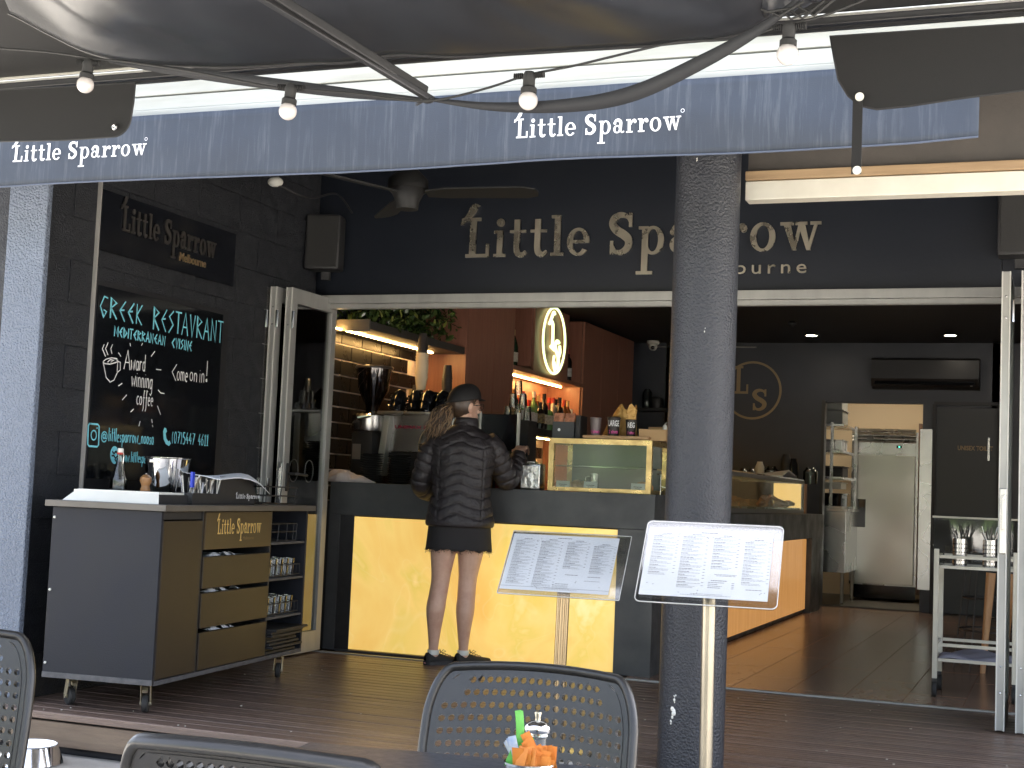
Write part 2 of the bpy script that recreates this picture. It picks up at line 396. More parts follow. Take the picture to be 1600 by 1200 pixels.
M_pane = glass('door_pane', (.72, .77, .73), 1.6, .01, .16)
M_acry = glass('acrylic_sheet', (.86, .87, .86), 1.0, .06, .05)
M_white_print = mat('white_print', (.82, .84, .86), .6)
M_canvas = mat('navy_canvas', (.085, .105, .15), .75, bump=.2, bscale=400)
M_rubber = mat('black_rubber', (.02, .02, .02), .7)
M_paper = mat('white_paper', (.8, .82, .84), .7)

# ================================================================== ground, deck, floors
struct('pavement', MB().box((0, 0, -.27), (160, 160, .2)), M_pave)['label'] = 'pale stone paving in front of the timber deck'
sub = struct('deck', MB().box((-.6, 6.275, -.1), (7.28, 2.59, .12)), mat('deck_joist', (.035, .026, .022), .8)); sub['label'] = 'dark stained timber deck outside the cafe front'
bm_ = [blockmesh(7.28, .086, .024, .0025) for _ in range(4)]
nb = 0
for i in range(29):
    y = 4.992+i*.0905
    if y > 7.56: break
    me = bm_[i % 4]
    if not me.materials: me.materials.append(M_deck[i % 4])
    o = bpy.data.objects.new('deck_board', me); COL.objects.link(o); o.parent = sub
    o.location = (-.6+random.uniform(-.002, .002), y, -.012+random.uniform(-.001, .001)); nb += 1
struct('deck_nosing', MB().box((-.6, 4.935, -.012), (7.28, .022, .03), bev=.004), M_deck[3], sub)
struct('riser_board', MB().box((-.6, 4.938, -.085), (7.28, .02, .098), bev=.002), M_riser, sub)
struct('plinth', MB().box((-.6, 4.99, -.152), (7.28, .05, .034)), M_black, sub)  # no real plinth: black strip stands in for the shaded gap below the riser

fl = struct('floor', MB().box((-1.4, 12.3, -.06), (8.4, 9.34, .1)), mat('floor_joint', (.16, .11, .08), .8)); fl['label'] = 'brown timber look tiled floor inside the cafe'
tm = [blockmesh(.2955, 1.194, .012, .001) for _ in range(3)]
for q, me in enumerate(tm): me.materials.append(M_floor[q])
for c in range(-1, 12):
    x = 1.2-.298*c; off = (c*.47) % 1.2
    k = 0; y0 = 7.64
    while y0 < 14.33:
        y1 = min(14.34, (7.64+off if k == 0 and off > .1 else y0+1.2))
        o = bpy.data.objects.new('floor_tile', tm[(c*5+k*3) % 3]); COL.objects.link(o); o.parent = fl
        L = y1-y0; o.scale = (1, (L-.006)/1.194, 1); o.location = (x, (y0+y1)/2, -.005); y0 = y1; k += 1
struct('threshold', MB().box((-.7, 7.595, .001), (7.0, .03, .012), bev=.003), M_alu)['label'] = 'thin metal threshold strip between deck and tiled floor'

# ================================================================== walls and ceilings
wl = struct('wall', MB().box((-4.58, 6.33, 1.44), (.66, 2.5, 3.22)), M_render_dark); wl['label'] = 'dark rendered block side wall carrying the chalkboard'
bk = blockmesh(.012, .396, .195, .0012); L = []
for r in range(15):
    for c in range(7):
        y = 5.28+c*.4-(.2 if r % 2 else 0)
        if y < 5.26 or y > 7.45: continue
        L.append((-4.247, y, .1+r*.198))
pieces('wall_block', bk, M_render_dark, wl, L)
# rendered end pillar, blue grey face towards the street
def pillar_face(u, v):
    return Vector((-4.42+.213*u, 5.05, -.17+2.95*v))
pl = thing('rendered_pillar', 'blue grey rough rendered pillar at the left end of the cafe front', 'pillar', (-4.32, 5.08, -.17))
MB().box((-4.312, 5.066, 1.44), (.214, .032, 3.2), bev=.006).done('render_face', M_render_blue, pl)
# interior shell
struct('wall', MB().box((-4.6, 11.1, 1.3), (.24, 6.98, 2.95)), M_navy)['label'] = 'left interior wall behind the bar fittings'
def back_wall():
    m = MB(); Y = 14.46; t = .12
    for x0, x1, z0, z1 in ((-4.47, -2.19, 0, 2.63), (-2.19, -1.24, 2.03, 2.63), (-1.24, 2.2, 0, 2.63)):
        m.box(((x0+x1)/2, Y, (z0+z1)/2), (x1-x0, t, z1-z0))
    return m
bw = struct('wall', back_wall(), M_navy); bw['label'] = 'dark navy back wall of the cafe with the kitchen doorway'
struct('wall', MB().box((2.1, 11.1, 1.32), (.2, 6.6, 2.64)), M_navy)['label'] = 'right interior wall out of sight behind the folded doors'
struct('wall', MB().box((-.36, 14.3, 1.3), (.3, .2, 2.6)), M_navy)['label'] = 'narrow dark pilaster beside the toilet door'
struct('ceiling', MB().box((-1.2, 11.16, 2.68), (6.9, 6.82, .1)), M_ceil)['label'] = 'charcoal ceiling inside the cafe'
# kitchen room
kt = struct('wall', MB().box((-2.2, 16.55, 1.3), (3.2, .1, 2.8)).box((-.55, 15.5, 1.3), (.1, 2.2, 2.8)).box((-3.8, 15.5, 1.3), (.1, 2.2, 2.8)), M_beige); kt['label'] = 'beige kitchen walls seen through the doorway'
struct('ceiling', MB().box((-2.2, 15.55, 2.66), (3.4, 2.1, .08)), M_white)['label'] = 'kitchen ceiling behind the dining room'
struct('floor', MB().box((-2.2, 15.55, -.03), (3.4, 2.1, .06)), mat('kitchen_vinyl', (.1, .095, .085), .5))['label'] = 'grey kitchen floor beyond the doorway'
struct('doorway_trim', MB().box((-2.205, 14.39, 1.02), (.03, .02, 2.06)).box((-1.715, 14.405, .006), (.95, .12, .012)), mat('trim_dark', (.05, .048, .045), .5))['label'] = 'dark trim and floor strip of the kitchen doorway'
MB().box((-1.195, 14.38, 1.0), (.13, .025, 1.56)).done('doorway_guard', M_steel)
tag(bpy.data.objects['doorway_guard'], 'stainless steel guard sheet on the right side of the kitchen doorway', 'wall guard')
# kitchen lamp (the kitchen is lit from above)
kl = thing('kitchen_light', 'bright ceiling light inside the kitchen behind the doorway', 'ceiling light', (-1.8, 15.2, 2.58))
MB().box((-1.8, 15.2, 2.595), (1.2, .34, .04)).done('light_frame', M_white, kl)
MB().box((-1.8, 15.2, 2.568), (1.14, .28, .012)).done('diffuser', mat('diffuser', (1, 1, 1), .5, emit=(1, .86, .66), estr=3.2), kl)

# ================================================================== shop front
fr = struct('wall', MB().box((-1.2, 7.68, 2.56), (7.0, .14, .88)), M_header); fr['label'] = 'black header wall above the folding doors'
hb = thing('header_signboard', 'long black panel above the door opening carrying the large metal cafe name', 'signboard', (-2.2, 7.6, 2.14))
MB().box((-2.23, 7.6, 2.55), (3.9, .02, .825), bev=.002).done('panel', M_header, hb)
MB().box((.72, 7.6, 2.55), (1.99, .018, .825), bev=.002).done('end_panel', M_header, hb)
# metal letters
q, wdt = slab_quads('Little Sparrow', bird=False)
def text_on(name, txt, p0, p1, ux, uz, nrm, size, m, ext=0., bird=True, parent=None, spacing=.07):
    """fits a slab lettering line between baseline points p0 and p1"""
    qd, wd = slab_quads(txt, bird=bird, spacing=spacing); wd -= spacing
    sx = (Vector(p1)-Vector(p0)).length/(wd*size)
    g = dict(GLY); out = []
    for c in sorted(set(g.values()), key=str):
        out.append(lettering([q for q in qd if g[q[0]] == c], p0, ux, uz, nrm, size, ext=ext, sx=sx).done('bird_emblem' if c == 'bird' else name, m, parent))
    return out
sg = thing('metal_lettering', 'large mirrored gold letters reading Little Sparrow with a small bird on the black header', 'sign', (-2.2, 7.585, 2.3))
a = at(728, 403, y=7.585); b = at(1284, 394, y=7.585)
text_on('letter', 'Little Sparrow', (a.x, 7.585, a.z), (b.x, 7.585, a.z), (1, 0, 0), (0, 0, 1), (0, -1, 0), .235, M_gold, ext=.012, parent=sg)
c0 = at(1052, 430, y=7.585); c1 = at(1264, 430, y=7.585)
word('Melbourne', .105, (c0.x, 7.578, c0.z), (1, 0, 0), (0, 0, 1), (0, -1, 0), ext=.01, bold=.0, sx=1.22, track=1.34).done('small_letters', M_gold, sg)
# header rail of the folding doors
hr = thing('door_track', 'pale aluminium head track over the folding door opening', 'door frame', (-1.9, 7.53, 2.06))
MB().box((-1.2, 7.53, 2.108), (5.9, .09, .05), bev=.003).box((-1.2, 7.515, 2.068), (5.9, .02, .026)).box((-1.2, 7.55, 2.066), (5.9, .02, .022)).done('track', M_alu, hr)
MB().box((-4.19, 7.56, 1.04), (.05, .07, 2.06), bev=.003).done('jamb', M_alu, hr)

def door_leaf(x, label, handle=False, y0=7.03, y1=7.60, glassy=True, lean=0.):
    """a folded door leaf standing square to the front; width along y"""
    r = thing('door_leaf', label, 'folding door', (x, (y0+y1)/2, 0.012), group=None)
    t = .042; h = 2.105; w0 = .06; W = y1-y0; cx = x; cy = (y0+y1)/2
    m = MB()
    m.box((cx, y0+w0/2, .012+h/2), (t, w0, h), bev=.003); m.box((cx, y1-w0/2, .012+h/2), (t, w0, h), bev=.003)
    m.box((cx, cy, .012+.06), (t-.001, W-2*w0, .12)); m.box((cx, cy, .012+h-.0425), (t-.001, W-2*w0, .085))
    m.done('leaf_frame', M_alu, r)
    MB().box((cx, cy, .012+h/2+.015), (.006, W-2*w0, h-.2)).done('glass_pane', M_pane, r)
    m = MB()
    m.box((cx-t/2+.004, y0-.0035, .012+h/2), (.006, .006, h)).box((cx+t/2-.004, y0-.0035, .012+h/2), (.006, .006, h))
    m.done('edge_seal', mat('seal_edge', (.6, .6, .56), .4), r)
    m = MB()
    for z in (.18, .3, 1.9, 2.0): m.lathe([(.0, 0), (.005, 0), (.004, .003), (0, .004)], (cx, y0-.001, z), 8, M=Matrix.Rotation(PI/2, 4, 'X'))
    m.done('screw', M_chrome, r)
    if handle:
        m = MB().box((cx, y0-.007, .96), (.03, .012, .3), bev=.004)
        m.box((cx, y0-.016, 1.0), (.014, .012, .16), bev=.003)
        m.done('lock_plate', M_steel, r)
    for z in ((.97, 1.93) if not handle else (1.93,)):
        MB().cyl((cx+.03, y0-.004, z-.05), (cx+.03, y0-.004, z+.05), .009, seg=8).done('hinge', M_chrome, r)
    return r
door_leaf(-4.125, 'open glazed door leaf nearest the counter, showing its full glass pane', True, 7.06, 7.6)
# the seen leaf has its own lever handle and etched rings
dl_ = thing('door_lever', 'dark lever handle projecting from the open door leaf above the service cart', 'door handle', (-4.09, 7.1, 1.03))
MB().box((-4.098, 7.1, 1.03), (.008, .03, .16), bev=.003).done('back_plate', M_matblack, dl_)
MB().tube([(-4.095, 7.1, 1.05), (-4.05, 7.1, 1.05), (-4.04, 7.12, 1.05), (-4.035, 7.21, 1.045)], .008, 8).done('lever', M_matblack, dl_, smooth=True)
door_leaf(-4.205, 'second folded leaf of the left stack, tight beside the open one', False, 7.02, 7.58)
door_leaf(-4.262+.0, 'outermost folded leaf of the left stack, against the black wall', False, 7.0, 7.56)
door_leaf(-.232, 'near folded leaf of the right stack bordering the door opening', True, 6.9, 7.46)
door_leaf(-.145, 'folded leaf at the extreme right edge of the picture', False, 6.88, 7.44)

# outer ceiling, fascias and awning
struct('ceiling', MB().box((-1.2, 6.3, 3.05), (7.0, 2.76, .1)), M_ceil)['label'] = 'dark soffit over the deck in front of the cafe'
wf = thing('white_fascia', 'bright white stepped fascia and gutter above the blue valance', 'fascia', (-2, 4.76, 2.44))
M_fascia = mat('fascia_paint', (.56, .56, .5), .5, col2=(.44, .43, .36), nscale=3, stretch=(.4, 1, 5))
MB().box((-1.2, 4.9, 2.56), (7.0, .06, .2)).done('backing', M_matblack, wf)  # added black strip, puts the dark of the board gaps into colour
MB().box((-1.2, 4.83, 2.472), (7.0, .12, .05), bev=.004).done('lower_rail', M_fascia, wf)
MB().box((-1.2, 4.86, 2.533), (7.0, .12, .055), bev=.003).done('fascia_board', M_fascia, wf)
MB().box((-1.2, 4.87, 2.596), (7.0, .12, .052), bev=.003).done('fascia_board', M_fascia, wf)
MB().box((-1.2, 4.9, 2.86), (7.0, .06, .45), bev=.003).done('fascia_board', M_white, wf)  # unseen upper board, added to keep the sun off the deck
MB().tube([(-4.7, 4.83, 2.66), (2.3, 4.83, 2.66)], .038, 12, flat=1).done('gutter_lip', M_cream, wf, smooth=True)
bb = thing('bulkhead', 'brown grey boarded bulkhead with tan timber and white beam right of the column', 'bulkhead', (.5, 5.45, 2.16))
MB().box((.55, 5.47, 2.64), (3.4, .06, .71), bev=.003).done('board', M_brownboard, bb)
MB().box((.55, 5.44, 2.266), (3.4, .1, .036), bev=.004).done('timber_strip', M_tanwood, bb)
MB().box((.55, 5.44, 2.208), (3.4, .08, .074), bev=.004).done('white_beam', M_cream, bb)

# column
cl = thing('column', 'round dark blue textured column standing on the deck beside the menu stands', 'column', (-1.262, 5.25, 0))
def colpt(u, v):
    a = 2*PI*u; r = .1235
    return Vector((-1.262+r*math.cos(a), 5.25+r*math.sin(a), v*3.0))
M_col = mat('column_render', (.019, .021, .028), .34, col2=(.023, .026, .033), nscale=2, bump=.7, bscale=120, bdist=.01, rvar=.04)
MB().grid(colpt, 64, 2, closed_u=True).done('shaft', M_col, cl, smooth=2)
m = MB()
for zz, aa, s in ((.22, -1.9, .02), (.27, -1.86, .012), (.19, -1.95, .013), (2.27, -1.7, .006), (1.63, -1.3, .006)):
    for k in range(5):
        a2 = aa+random.uniform(-.06, .06)*(s*40); z2 = zz+random.uniform(-1, 1)*s*1.6
        m.ball((-1.262+.1236*math.cos(a2), 5.25+.1236*math.sin(a2), z2), s*random.uniform(.15, .4), 6, (1, 1, 1.4))
m.done('chipped_spot', M_white, cl)['kind'] = 'stuff'

# valance with name printed twice
va = thing('awning_valance', 'faded blue canvas valance with white printed cafe name running across the front', 'awning', (-2.3, 4.72, 2.19))
def valance(u, v):
    x = -4.75+4.5*u; s = math.sin(x*2.1)*.5+math.sin(x*5.3+1)*.25
    dg = math.sin((x*1.25+v*1.3)*3.4)
    y = 4.715+.012*s*(1-v)+.014*dg*(1-v)*max(0, min(1, (x+2.2)))+.004*mnoise.noise((x*6, v*3, 0))
    z = 2.19+.004*math.sin(x*3)+(.268-.004*math.sin(x*3))*v
    if x > -.45: z += (1-v)*.012*(x+.45)/.2
    return Vector((x, y, z))
def canvas_mat():
    m = mat('faded_canvas', (.1, .13, .19), .8); n = m.node_tree.nodes; l = m.node_tree.links; b = n['Principled BSDF']
    tc = n.new('ShaderNodeTexCoord'); mp = n.new('ShaderNodeMapping'); mp.inputs['Scale'].default_value = (9, 1, .55)
    l.new(tc.outputs['Object'], mp.inputs[0])
    nz = n.new('ShaderNodeTexNoise'); nz.inputs['Scale'].default_value = 5; nz.inputs['Detail'].default_value = 8; nz.inputs['Roughness'].default_value = .7; l.new(mp.outputs[0], nz.inputs[0])
    r1 = n.new('ShaderNodeMapRange'); r1.inputs[1].default_value = .5; r1.inputs[2].default_value = .74; l.new(nz.outputs[0], r1.inputs[0])
    n2 = n.new('ShaderNodeTexNoise'); n2.inputs['Scale'].default_value = 2.2; n2.inputs['Detail'].default_value = 4; l.new(tc.outputs['Object'], n2.inputs[0])
    r2 = n.new('ShaderNodeMapRange'); r2.inputs[1].default_value = .35; r2.inputs[2].default_value = .65; l.new(n2.outputs[0], r2.inputs[0])
    mm = n.new('ShaderNodeMath'); mm.operation = 'MULTIPLY'; l.new(r1.outputs[0], mm.inputs[0]); l.new(r2.outputs[0], mm.inputs[1])
    mx = n.new('ShaderNodeMix'); mx.data_type = 'RGBA'; mx.inputs[6].default_value = (.036, .046, .064, 1); mx.inputs[7].default_value = (.17, .19, .21, 1); l.new(mm.outputs[0], mx.inputs[0])
    mx2 = n.new('ShaderNodeMix'); mx2.data_type = 'RGBA'; mx2.inputs[7].default_value = (.052, .066, .09, 1); l.new(mx.outputs[2], mx2.inputs[6])
    m3 = n.new('ShaderNodeMath'); m3.operation = 'MULTIPLY'; m3.inputs[1].default_value = .6; l.new(r2.outputs[0], m3.inputs[0]); l.new(m3.outputs[0], mx2.inputs[0])
    l.new(mx2.outputs[2], b.inputs['Base Color'])
    nb_ = n.new('ShaderNodeTexNoise'); nb_.inputs['Scale'].default_value = 300; l.new(tc.outputs['Object'], nb_.inputs[0])
    bp = n.new('ShaderNodeBump'); bp.inputs['Strength'].default_value = .2; bp.inputs['Distance'].default_value = .004; l.new(nb_.outputs[0], bp.inputs['Height']); l.new(bp.outputs[0], b.inputs['Normal'])
    return m
MB().grid(valance, 160, 10).done('canvas', canvas_mat(), va, smooth=2, solid=.002)
def hemtube(v): return [valance(k/120, v)+Vector((0, -.002, 0)) for k in range(121)]
MB().tube(hemtube(0.0), .0035, 6).done('hem', M_canvas, va)
for (x0, x1, yb0) in ((12, 224, 252), (798, 1062, 214)):
    a = at(x0, yb0, y=4.69); b = at(x1, yb0-8, y=4.69)
    txs = text_on('printed_letter', 'Little Sparrow', (a.x+.012, 4.69, a.z), (b.x, 4.69, a.z), (1, 0, 0), (0, 0, 1), (0, -1, 0), .072, M_white_print, parent=va)
    for v in [v for t_ in txs for v in t_.data.vertices]:                     # the print follows the folds of the canvas
        g = v.co+va.location; k_ = v.co.y+va.location.y-4.69
        v.co.y = valance((g.x+4.75)/4.5, (g.z-2.19)/.268).y-.0035-va.location.y+k_
    MB2 = lettering([(0, q) for q in ringq(0, 0, .1, .1, .025, .025)], (b.x+.008, 4.69, a.z+.06), (1, 0, 0), (0, 0, 1), (0, -1, 0), .07)
    MB2.done('printed_mark', M_white_print, va)
# ================================================================== side wall: sign, chalkboard
XB = -4.228
sp = thing('side_sign', 'black name board high on the side wall above the chalkboard, dark letters and gilt Melbourne', 'signboard', (XB, 6.03, 2.06))
MB().box((XB, 6.03, 2.2), (.016, 1.17, .29), bev=.002).done('board', M_black, sp)
a = at(190, 361, x=XB+.012); b = at(336, 402, x=XB+.012)
zz = at(190, 360, x=XB+.012).z
text_on('letter', 'Little Sparrow', (XB+.012, a.y, zz), (XB+.012, b.y, zz), (0, 1, 0), (0, 0, 1), (1, 0, 0), .125, mat('dark_metal_letter', (.12, .11, .1), .4, metal=.8), ext=.006, parent=sp)
c0 = at(280, 406, x=XB+.012); c1 = at(330, 419, x=XB+.012)
word('Melbourne', .062, (XB+.012, c0.y, c0.z-.002), (0, 1, 0), (0, 0, 1), (1, 0, 0), ext=.004, bold=.001, sx=(c1.y-c0.y)/.33).done('small_letters', mat('gilt_letter', (.8, .58, .32), .3, metal=.9), sp)

cb = thing('chalkboard', 'large black chalkboard on the side wall hand lettered GREEK RESTAURANT in pale blue', 'chalkboard', (XB, 6.0, .98))
MB().box((XB-.004, 6.02, 1.36), (.01, 1.16, 1.11), bev=.002).done('backing', mat('backing_board', (.016, .016, .018), .5), cb)
MB().box((XB+.004, 6.0, 1.435), (.006, 1.07, .91), bev=.001).done('writing_surface', mat('chalk_surface', (.007, .008, .01), .09, rvar=.04, nscale=2), cb)
MB().box((XB-.002, 5.44, 1.2), (.02, .008, 2.35)).done('edge_strip', mat('pale_strip', (.35, .34, .32), .5), cb)
M_cb = mat('blue_chalk', (.2, .62, .72), .8); M_cw = mat('white_chalk', (.8, .8, .78), .8)
CHM = [M_cb]; XC = XB+.0085; uy = (0, 1, 0); uzz = (0, 0, 1); nx = (1, 0, 0)
def chalk(mb, txt, x0, x1, yt, yb, wd):
    mb = MB(); 
    A = at(x0, yb, x=XC); B = at(x1, yb, x=XC); T = at(x0, yt, x=XC)
    handtext(mb, txt, (XC, A.y, A.z), uy, uzz, nx, B.y-A.y, T.z-A.z, wd); mb.done('chalk_word', CHM[0], cb)
m = MB()
chalk(m, 'GREEK', 155, 223, 461, 494, .0085); chalk(m, 'RESTAURANT', 238, 349, 478, 514, .0085)
chalk(m, 'MEDITERRANEAN', 178, 259, 509, 525, .0075); chalk(m, 'CUISINE', 268, 300, 527, 543, .0075)
chalk(m, '@', 157, 168, 671, 689, .006); chalk(m, 'littlesparrow_noosa', 169, 240, 668, 689, .006)
chalk(m, '(07)5447 4611', 268, 325, 672, 692, .006); chalk(m, 'www.littlesparrownoosa.com', 187, 272, 704, 721, .006)
def cpt(px, py): p = at(px, py, x=XC); return (XC, p.y, p.z)
ribbon(m, [cpt(*p) for p in [(140, 662), (153, 663), (155, 666), (154, 695), (152, 698), (139, 697), (137, 694), (138, 665), (140, 662), (142, 662)]], .008, nx)
ribbon(m, [cpt(146.5+4.2*math.cos(t*PI/6), 680+7.5*math.sin(t*PI/6)) for t in range(13)], .006, nx)
m.b.faces.new([m.b.verts.new((XC+.001,)+cpt(151.5+1*math.cos(t*PI/3), 669+1.4*math.sin(t*PI/3))[1:]) for t in range(6)])
m.b.faces.new([m.b.verts.new(cpt(*p)) for p in [(257, 668), (259.5, 669), (261, 674), (259, 677), (260, 685), (263, 690), (265, 688), (267, 693), (264, 697), (259, 694), (255.5, 686), (255, 674)]])
m.b.faces.new([m.b.verts.new(cpt(179+6.8*math.cos(t*PI/9), 711+14*math.sin(t*PI/9))) for t in range(18)])
m.done('chalk_icons', M_cb, cb)['kind'] = 'stuff'
m = MB()
for pts in ([(175, 705), (178, 709), (181, 705), (183, 708)], [(174, 712), (178, 712), (180, 716), (183, 713)], [(179, 717), (181, 721)]):
    ribbon(m, [(XC+.001,)+cpt(*p)[1:] for p in pts], .008, nx)
m.done('globe_marks', M_black, cb)
m = MB(); CHM[0] = M_cw
chalk(m, 'A', 193, 204, 547, 577, .0055); chalk(m, 'ward', 204, 227, 550, 577, .0055); chalk(m, 'winning', 205, 238, 575, 603, .005)
chalk(m, 'coffee', 213, 239, 608, 632, .005); chalk(m, 'C', 267, 276, 566, 594, .0055); chalk(m, 'ome', 276, 293, 568, 594, .005)
chalk(m, 'on', 296, 308, 570, 595, .005); chalk(m, 'in', 311, 319, 572, 597, .005); chalk(m, '!', 320, 325, 563, 597, .006)
for pts in ([(161, 565), (166, 590), (172, 597), (178, 594), (183, 583), (184, 562)], [(161, 565), (166, 561), (175, 559), (183, 561), (182, 566), (172, 569), (163, 568), (161, 565)],
            [(184, 565), (188, 566), (188, 578), (183, 582)], [(168, 566), (172, 562), (178, 563), (173, 566)], [(165, 557), (160, 545), (163, 538)], [(169, 555), (165, 545), (169, 535)], [(175, 553), (173, 545), (176, 538)],
            [(185, 551), (189, 557)], [(203, 536), (204, 541)], [(221, 540), (223, 536)], [(236, 557), (242, 549)], [(244, 577), (252, 578)], [(185, 603), (191, 599)], [(191, 625), (198, 617)], [(204, 644), (209, 639)],
            [(247, 609), (251, 614), (257, 615)], [(246, 634), (251, 648)], [(217, 666), (219, 658)], [(237, 655), (238, 661)], [(238, 664), (239, 667)]):
    ribbon(m, [cpt(*p) for p in pts], .005, nx)
m.done('chalk_drawing', M_cw, cb)['kind'] = 'stuff'

# ================================================================== bar counter
bc = thing('bar_counter', 'bar counter with grey stone top and glowing yellow onyx front, running back into the cafe', 'counter', (-3.15, 8.1, 0))
m = MB()
m.box((-3.14, 8.0, .917), (2.06, .5, .2), bev=.003)                                  # deep stone edge along the front
m.box((-4.13, 7.785, .408), (.074, .07, .815)); m.box((-2.215, 7.785, .408), (.215, .07, .815)); m.box((-3.2, 7.765, .0), (1.78, .03, .012))
m.box((-2.13, 8.05, .408), (.04, .46, .815))
m.done('stone_front', M_stone, bc)
def onyx():
    m = bpy.data.materials.new('onyx_backlit'); m.use_nodes = True; n = m.node_tree.nodes; l = m.node_tree.links; b = n['Principled BSDF']
    tc = n.new('ShaderNodeTexCoord'); nz = n.new('ShaderNodeTexNoise'); nz.inputs['Scale'].default_value = 1.3; nz.inputs['Detail'].default_value = 4; nz.inputs['Distortion'].default_value = 1.6
    l.new(tc.outputs['Object'], nz.inputs[0]); cr = n.new('ShaderNodeValToRGB'); l.new(nz.outputs[0], cr.inputs[0])
    e = cr.color_ramp.elements; e[0].position = .3; e[0].color = (.86, .52, .13, 1); e[1].position = .72; e[1].color = (.94, .74, .38, 1)
    k = e.new(.46); k.color = (.9, .61, .18, 1); k = e.new(.56); k.color = (.80, .57, .13, 1); k = e.new(.62); k.color = (.93, .66, .25, 1)
    wv = n.new('ShaderNodeTexNoise'); wv.inputs['Scale'].default_value = 1.3; wv.inputs['Detail'].default_value = 1; wv.inputs['Distortion'].default_value = 2.5; l.new(tc.outputs['Object'], wv.inputs[0])
    ab = n.new('ShaderNodeMath'); ab.operation = 'SUBTRACT'; ab.inputs[1].default_value = .5; l.new(wv.outputs[0], ab.inputs[0])
    a2 = n.new('ShaderNodeMath'); a2.operation = 'ABSOLUTE'; l.new(ab.outputs[0], a2.inputs[0])
    mr = n.new('ShaderNodeMapRange'); mr.inputs[1].default_value = 0; mr.inputs[2].default_value = .012; mr.inputs[3].default_value = .1; mr.inputs[4].default_value = 0; l.new(a2.outputs[0], mr.inputs[0])
    mx = n.new('ShaderNodeMix'); mx.data_type = 'RGBA'; mx.inputs[7].default_value = (1, .85, .55, 1); l.new(mr.outputs[0], mx.inputs[0]); l.new(cr.outputs[0], mx.inputs[6])
    l.new(mx.outputs[2], b.inputs['Base Color']); l.new(mx.outputs[2], b.inputs['Emission Color']); b.inputs['Emission Strength'].default_value = .1; b.inputs['Roughness'].default_value = .12
    n2 = n.new('ShaderNodeHueSaturation'); return m
M_onyx = onyx()
MB().box((-3.205, 7.78, .41), (1.766, .03, .8)).done('glowing_panel', M_onyx, bc)
m = MB()
m.box((-2.3, 11.1, .8), (.4, 5.58, .22), bev=.003).box((-2.213, 13.58, .35), (.2, .58, .7)).box((-2.32, 11.1, .35), (.3, 4.3, .69)).box((-2.24, 8.7, .35), (.24, .7, .7))
m.done('stone_side', M_stone, bc)
M_onyx2 = mat('onyx_side', (.7, .4, .16), .25, col2=(.6, .32, .12), nscale=3, stretch=(1, 3, .4), emit=(.85, .4, .12), estr=.07)
MB().box((-2.165, 11.15, .36), (.02, 4.2, .64)).done('glowing_side_panel', M_onyx2, bc)
# low work bench behind the front slab and kick board
MB().box((-3.3, 8.55, .44), (1.9, .5, .88)).done('work_bench', M_matblack, bc)

# ================================================================== left bar wall: tiles, shelf, veneer cabinets
tw = thing('tiled_wall', 'black brick tile splashback with pale joints behind the coffee machine', 'tiled wall', (-4.47, 8.6, .9))
MB().box((-4.476, 10.35, 1.43), (.012, 5.2, 1.12)).done('grout', M_grout, tw)
bk = blockmesh(.009, .288, .095, .0015); L = []
for r in range(11):
    for c in range(6):
        y = 7.9+c*.298+(.149 if r % 2 else 0)
        if y < 9.5: L.append((-4.466, y, .94+r*.1045-.0))
for r in range(3, 7):
    for c in range(7):
        y = 10.72+c*.298+(.149 if r % 2 else 0)
        if y < 12.3: L.append((-4.466, y, .94+r*.1045-.2))
pieces('tile', bk, M_tile, tw, L)
vc = thing('bar_cabinet', 'tall red brown veneer cabinet wall with open bottle niches behind the bar', 'cabinet', (-4.28, 11.8, 0))
def vbox(x0, x1, y0, y1, z0, z1, name='veneer_panel', m=None):
    MB().box(((x0+x1)/2, (y0+y1)/2, (z0+z1)/2), (x1-x0, y1-y0, z1-z0), bev=.002).done(name, m or M_veneer, vc)
XF = -4.1
vbox(-4.46, XF-.0, 9.62, 9.65, .9, 2.6, 'side_panel')
vbox(-4.12, XF, 9.654, 10.168, .9, 2.6); vbox(-4.12, XF, 10.174, 10.6, .9, 2.6)
vbox(-4.12, XF, 12.4, 12.95, .9, 2.6); vbox(-4.12, XF, 12.956, 13.5, .9, 2.6); vbox(-4.12, XF, 13.506, 14.0, .9, 2.6)
vbox(-4.46, -4.12, 10.58, 10.6, .9, 2.6, 'niche_side'); vbox(-4.46, -4.12, 12.38, 12.4, .9, 2.6, 'niche_side'); vbox(-4.46, XF, 14.0, 14.03, 0, 2.6, 'side_panel')
vbox(-4.12, XF, 11.062, 11.95, 2.02, 2.6); vbox(-4.46, -4.12, 11.04, 11.06, 2.05, 2.6, 'niche_side'); vbox(-4.46, -4.12, 11.95, 11.97, 2.05, 2.6, 'niche_side')
vbox(-4.46, -4.44, 10.6, 12.4, 1.5, 2.6, 'niche_back')
vbox(-4.44, XF+.005, 10.6, 12.4, 1.985, 2.02, 'niche_shelf'); vbox(-4.44, XF+.005, 10.6, 12.4, 1.485, 1.545, 'bottle_shelf', M_matblack)
vbox(-4.5, -4.0, 9.66, 14.0, 0, .9, 'base_unit', M_matblack); vbox(-4.5, -4.0, 7.76, 9.6, 0, .9, 'base_unit', M_matblack)
sh = thing('plant_shelf', 'long dark shelf with warm light strip above the black tiles', 'shelf', (-4.28, 8.8, 2.0))
MB().box((-4.29, 8.83, 2.025), (.36, 1.56, .052), bev=.002).done('shelf_board', mat('shelf_paint', (.045, .042, .038), .5), sh)
MB().box((-4.285, 8.035, 2.02), (.37, .02, .075)).done('end_board', mat('shelf_end', (.12, .105, .085), .5), sh)
MB().box((-4.3, 8.7, 1.993), (.012, 1.5, .008)).done('light_strip', M_led, sh)
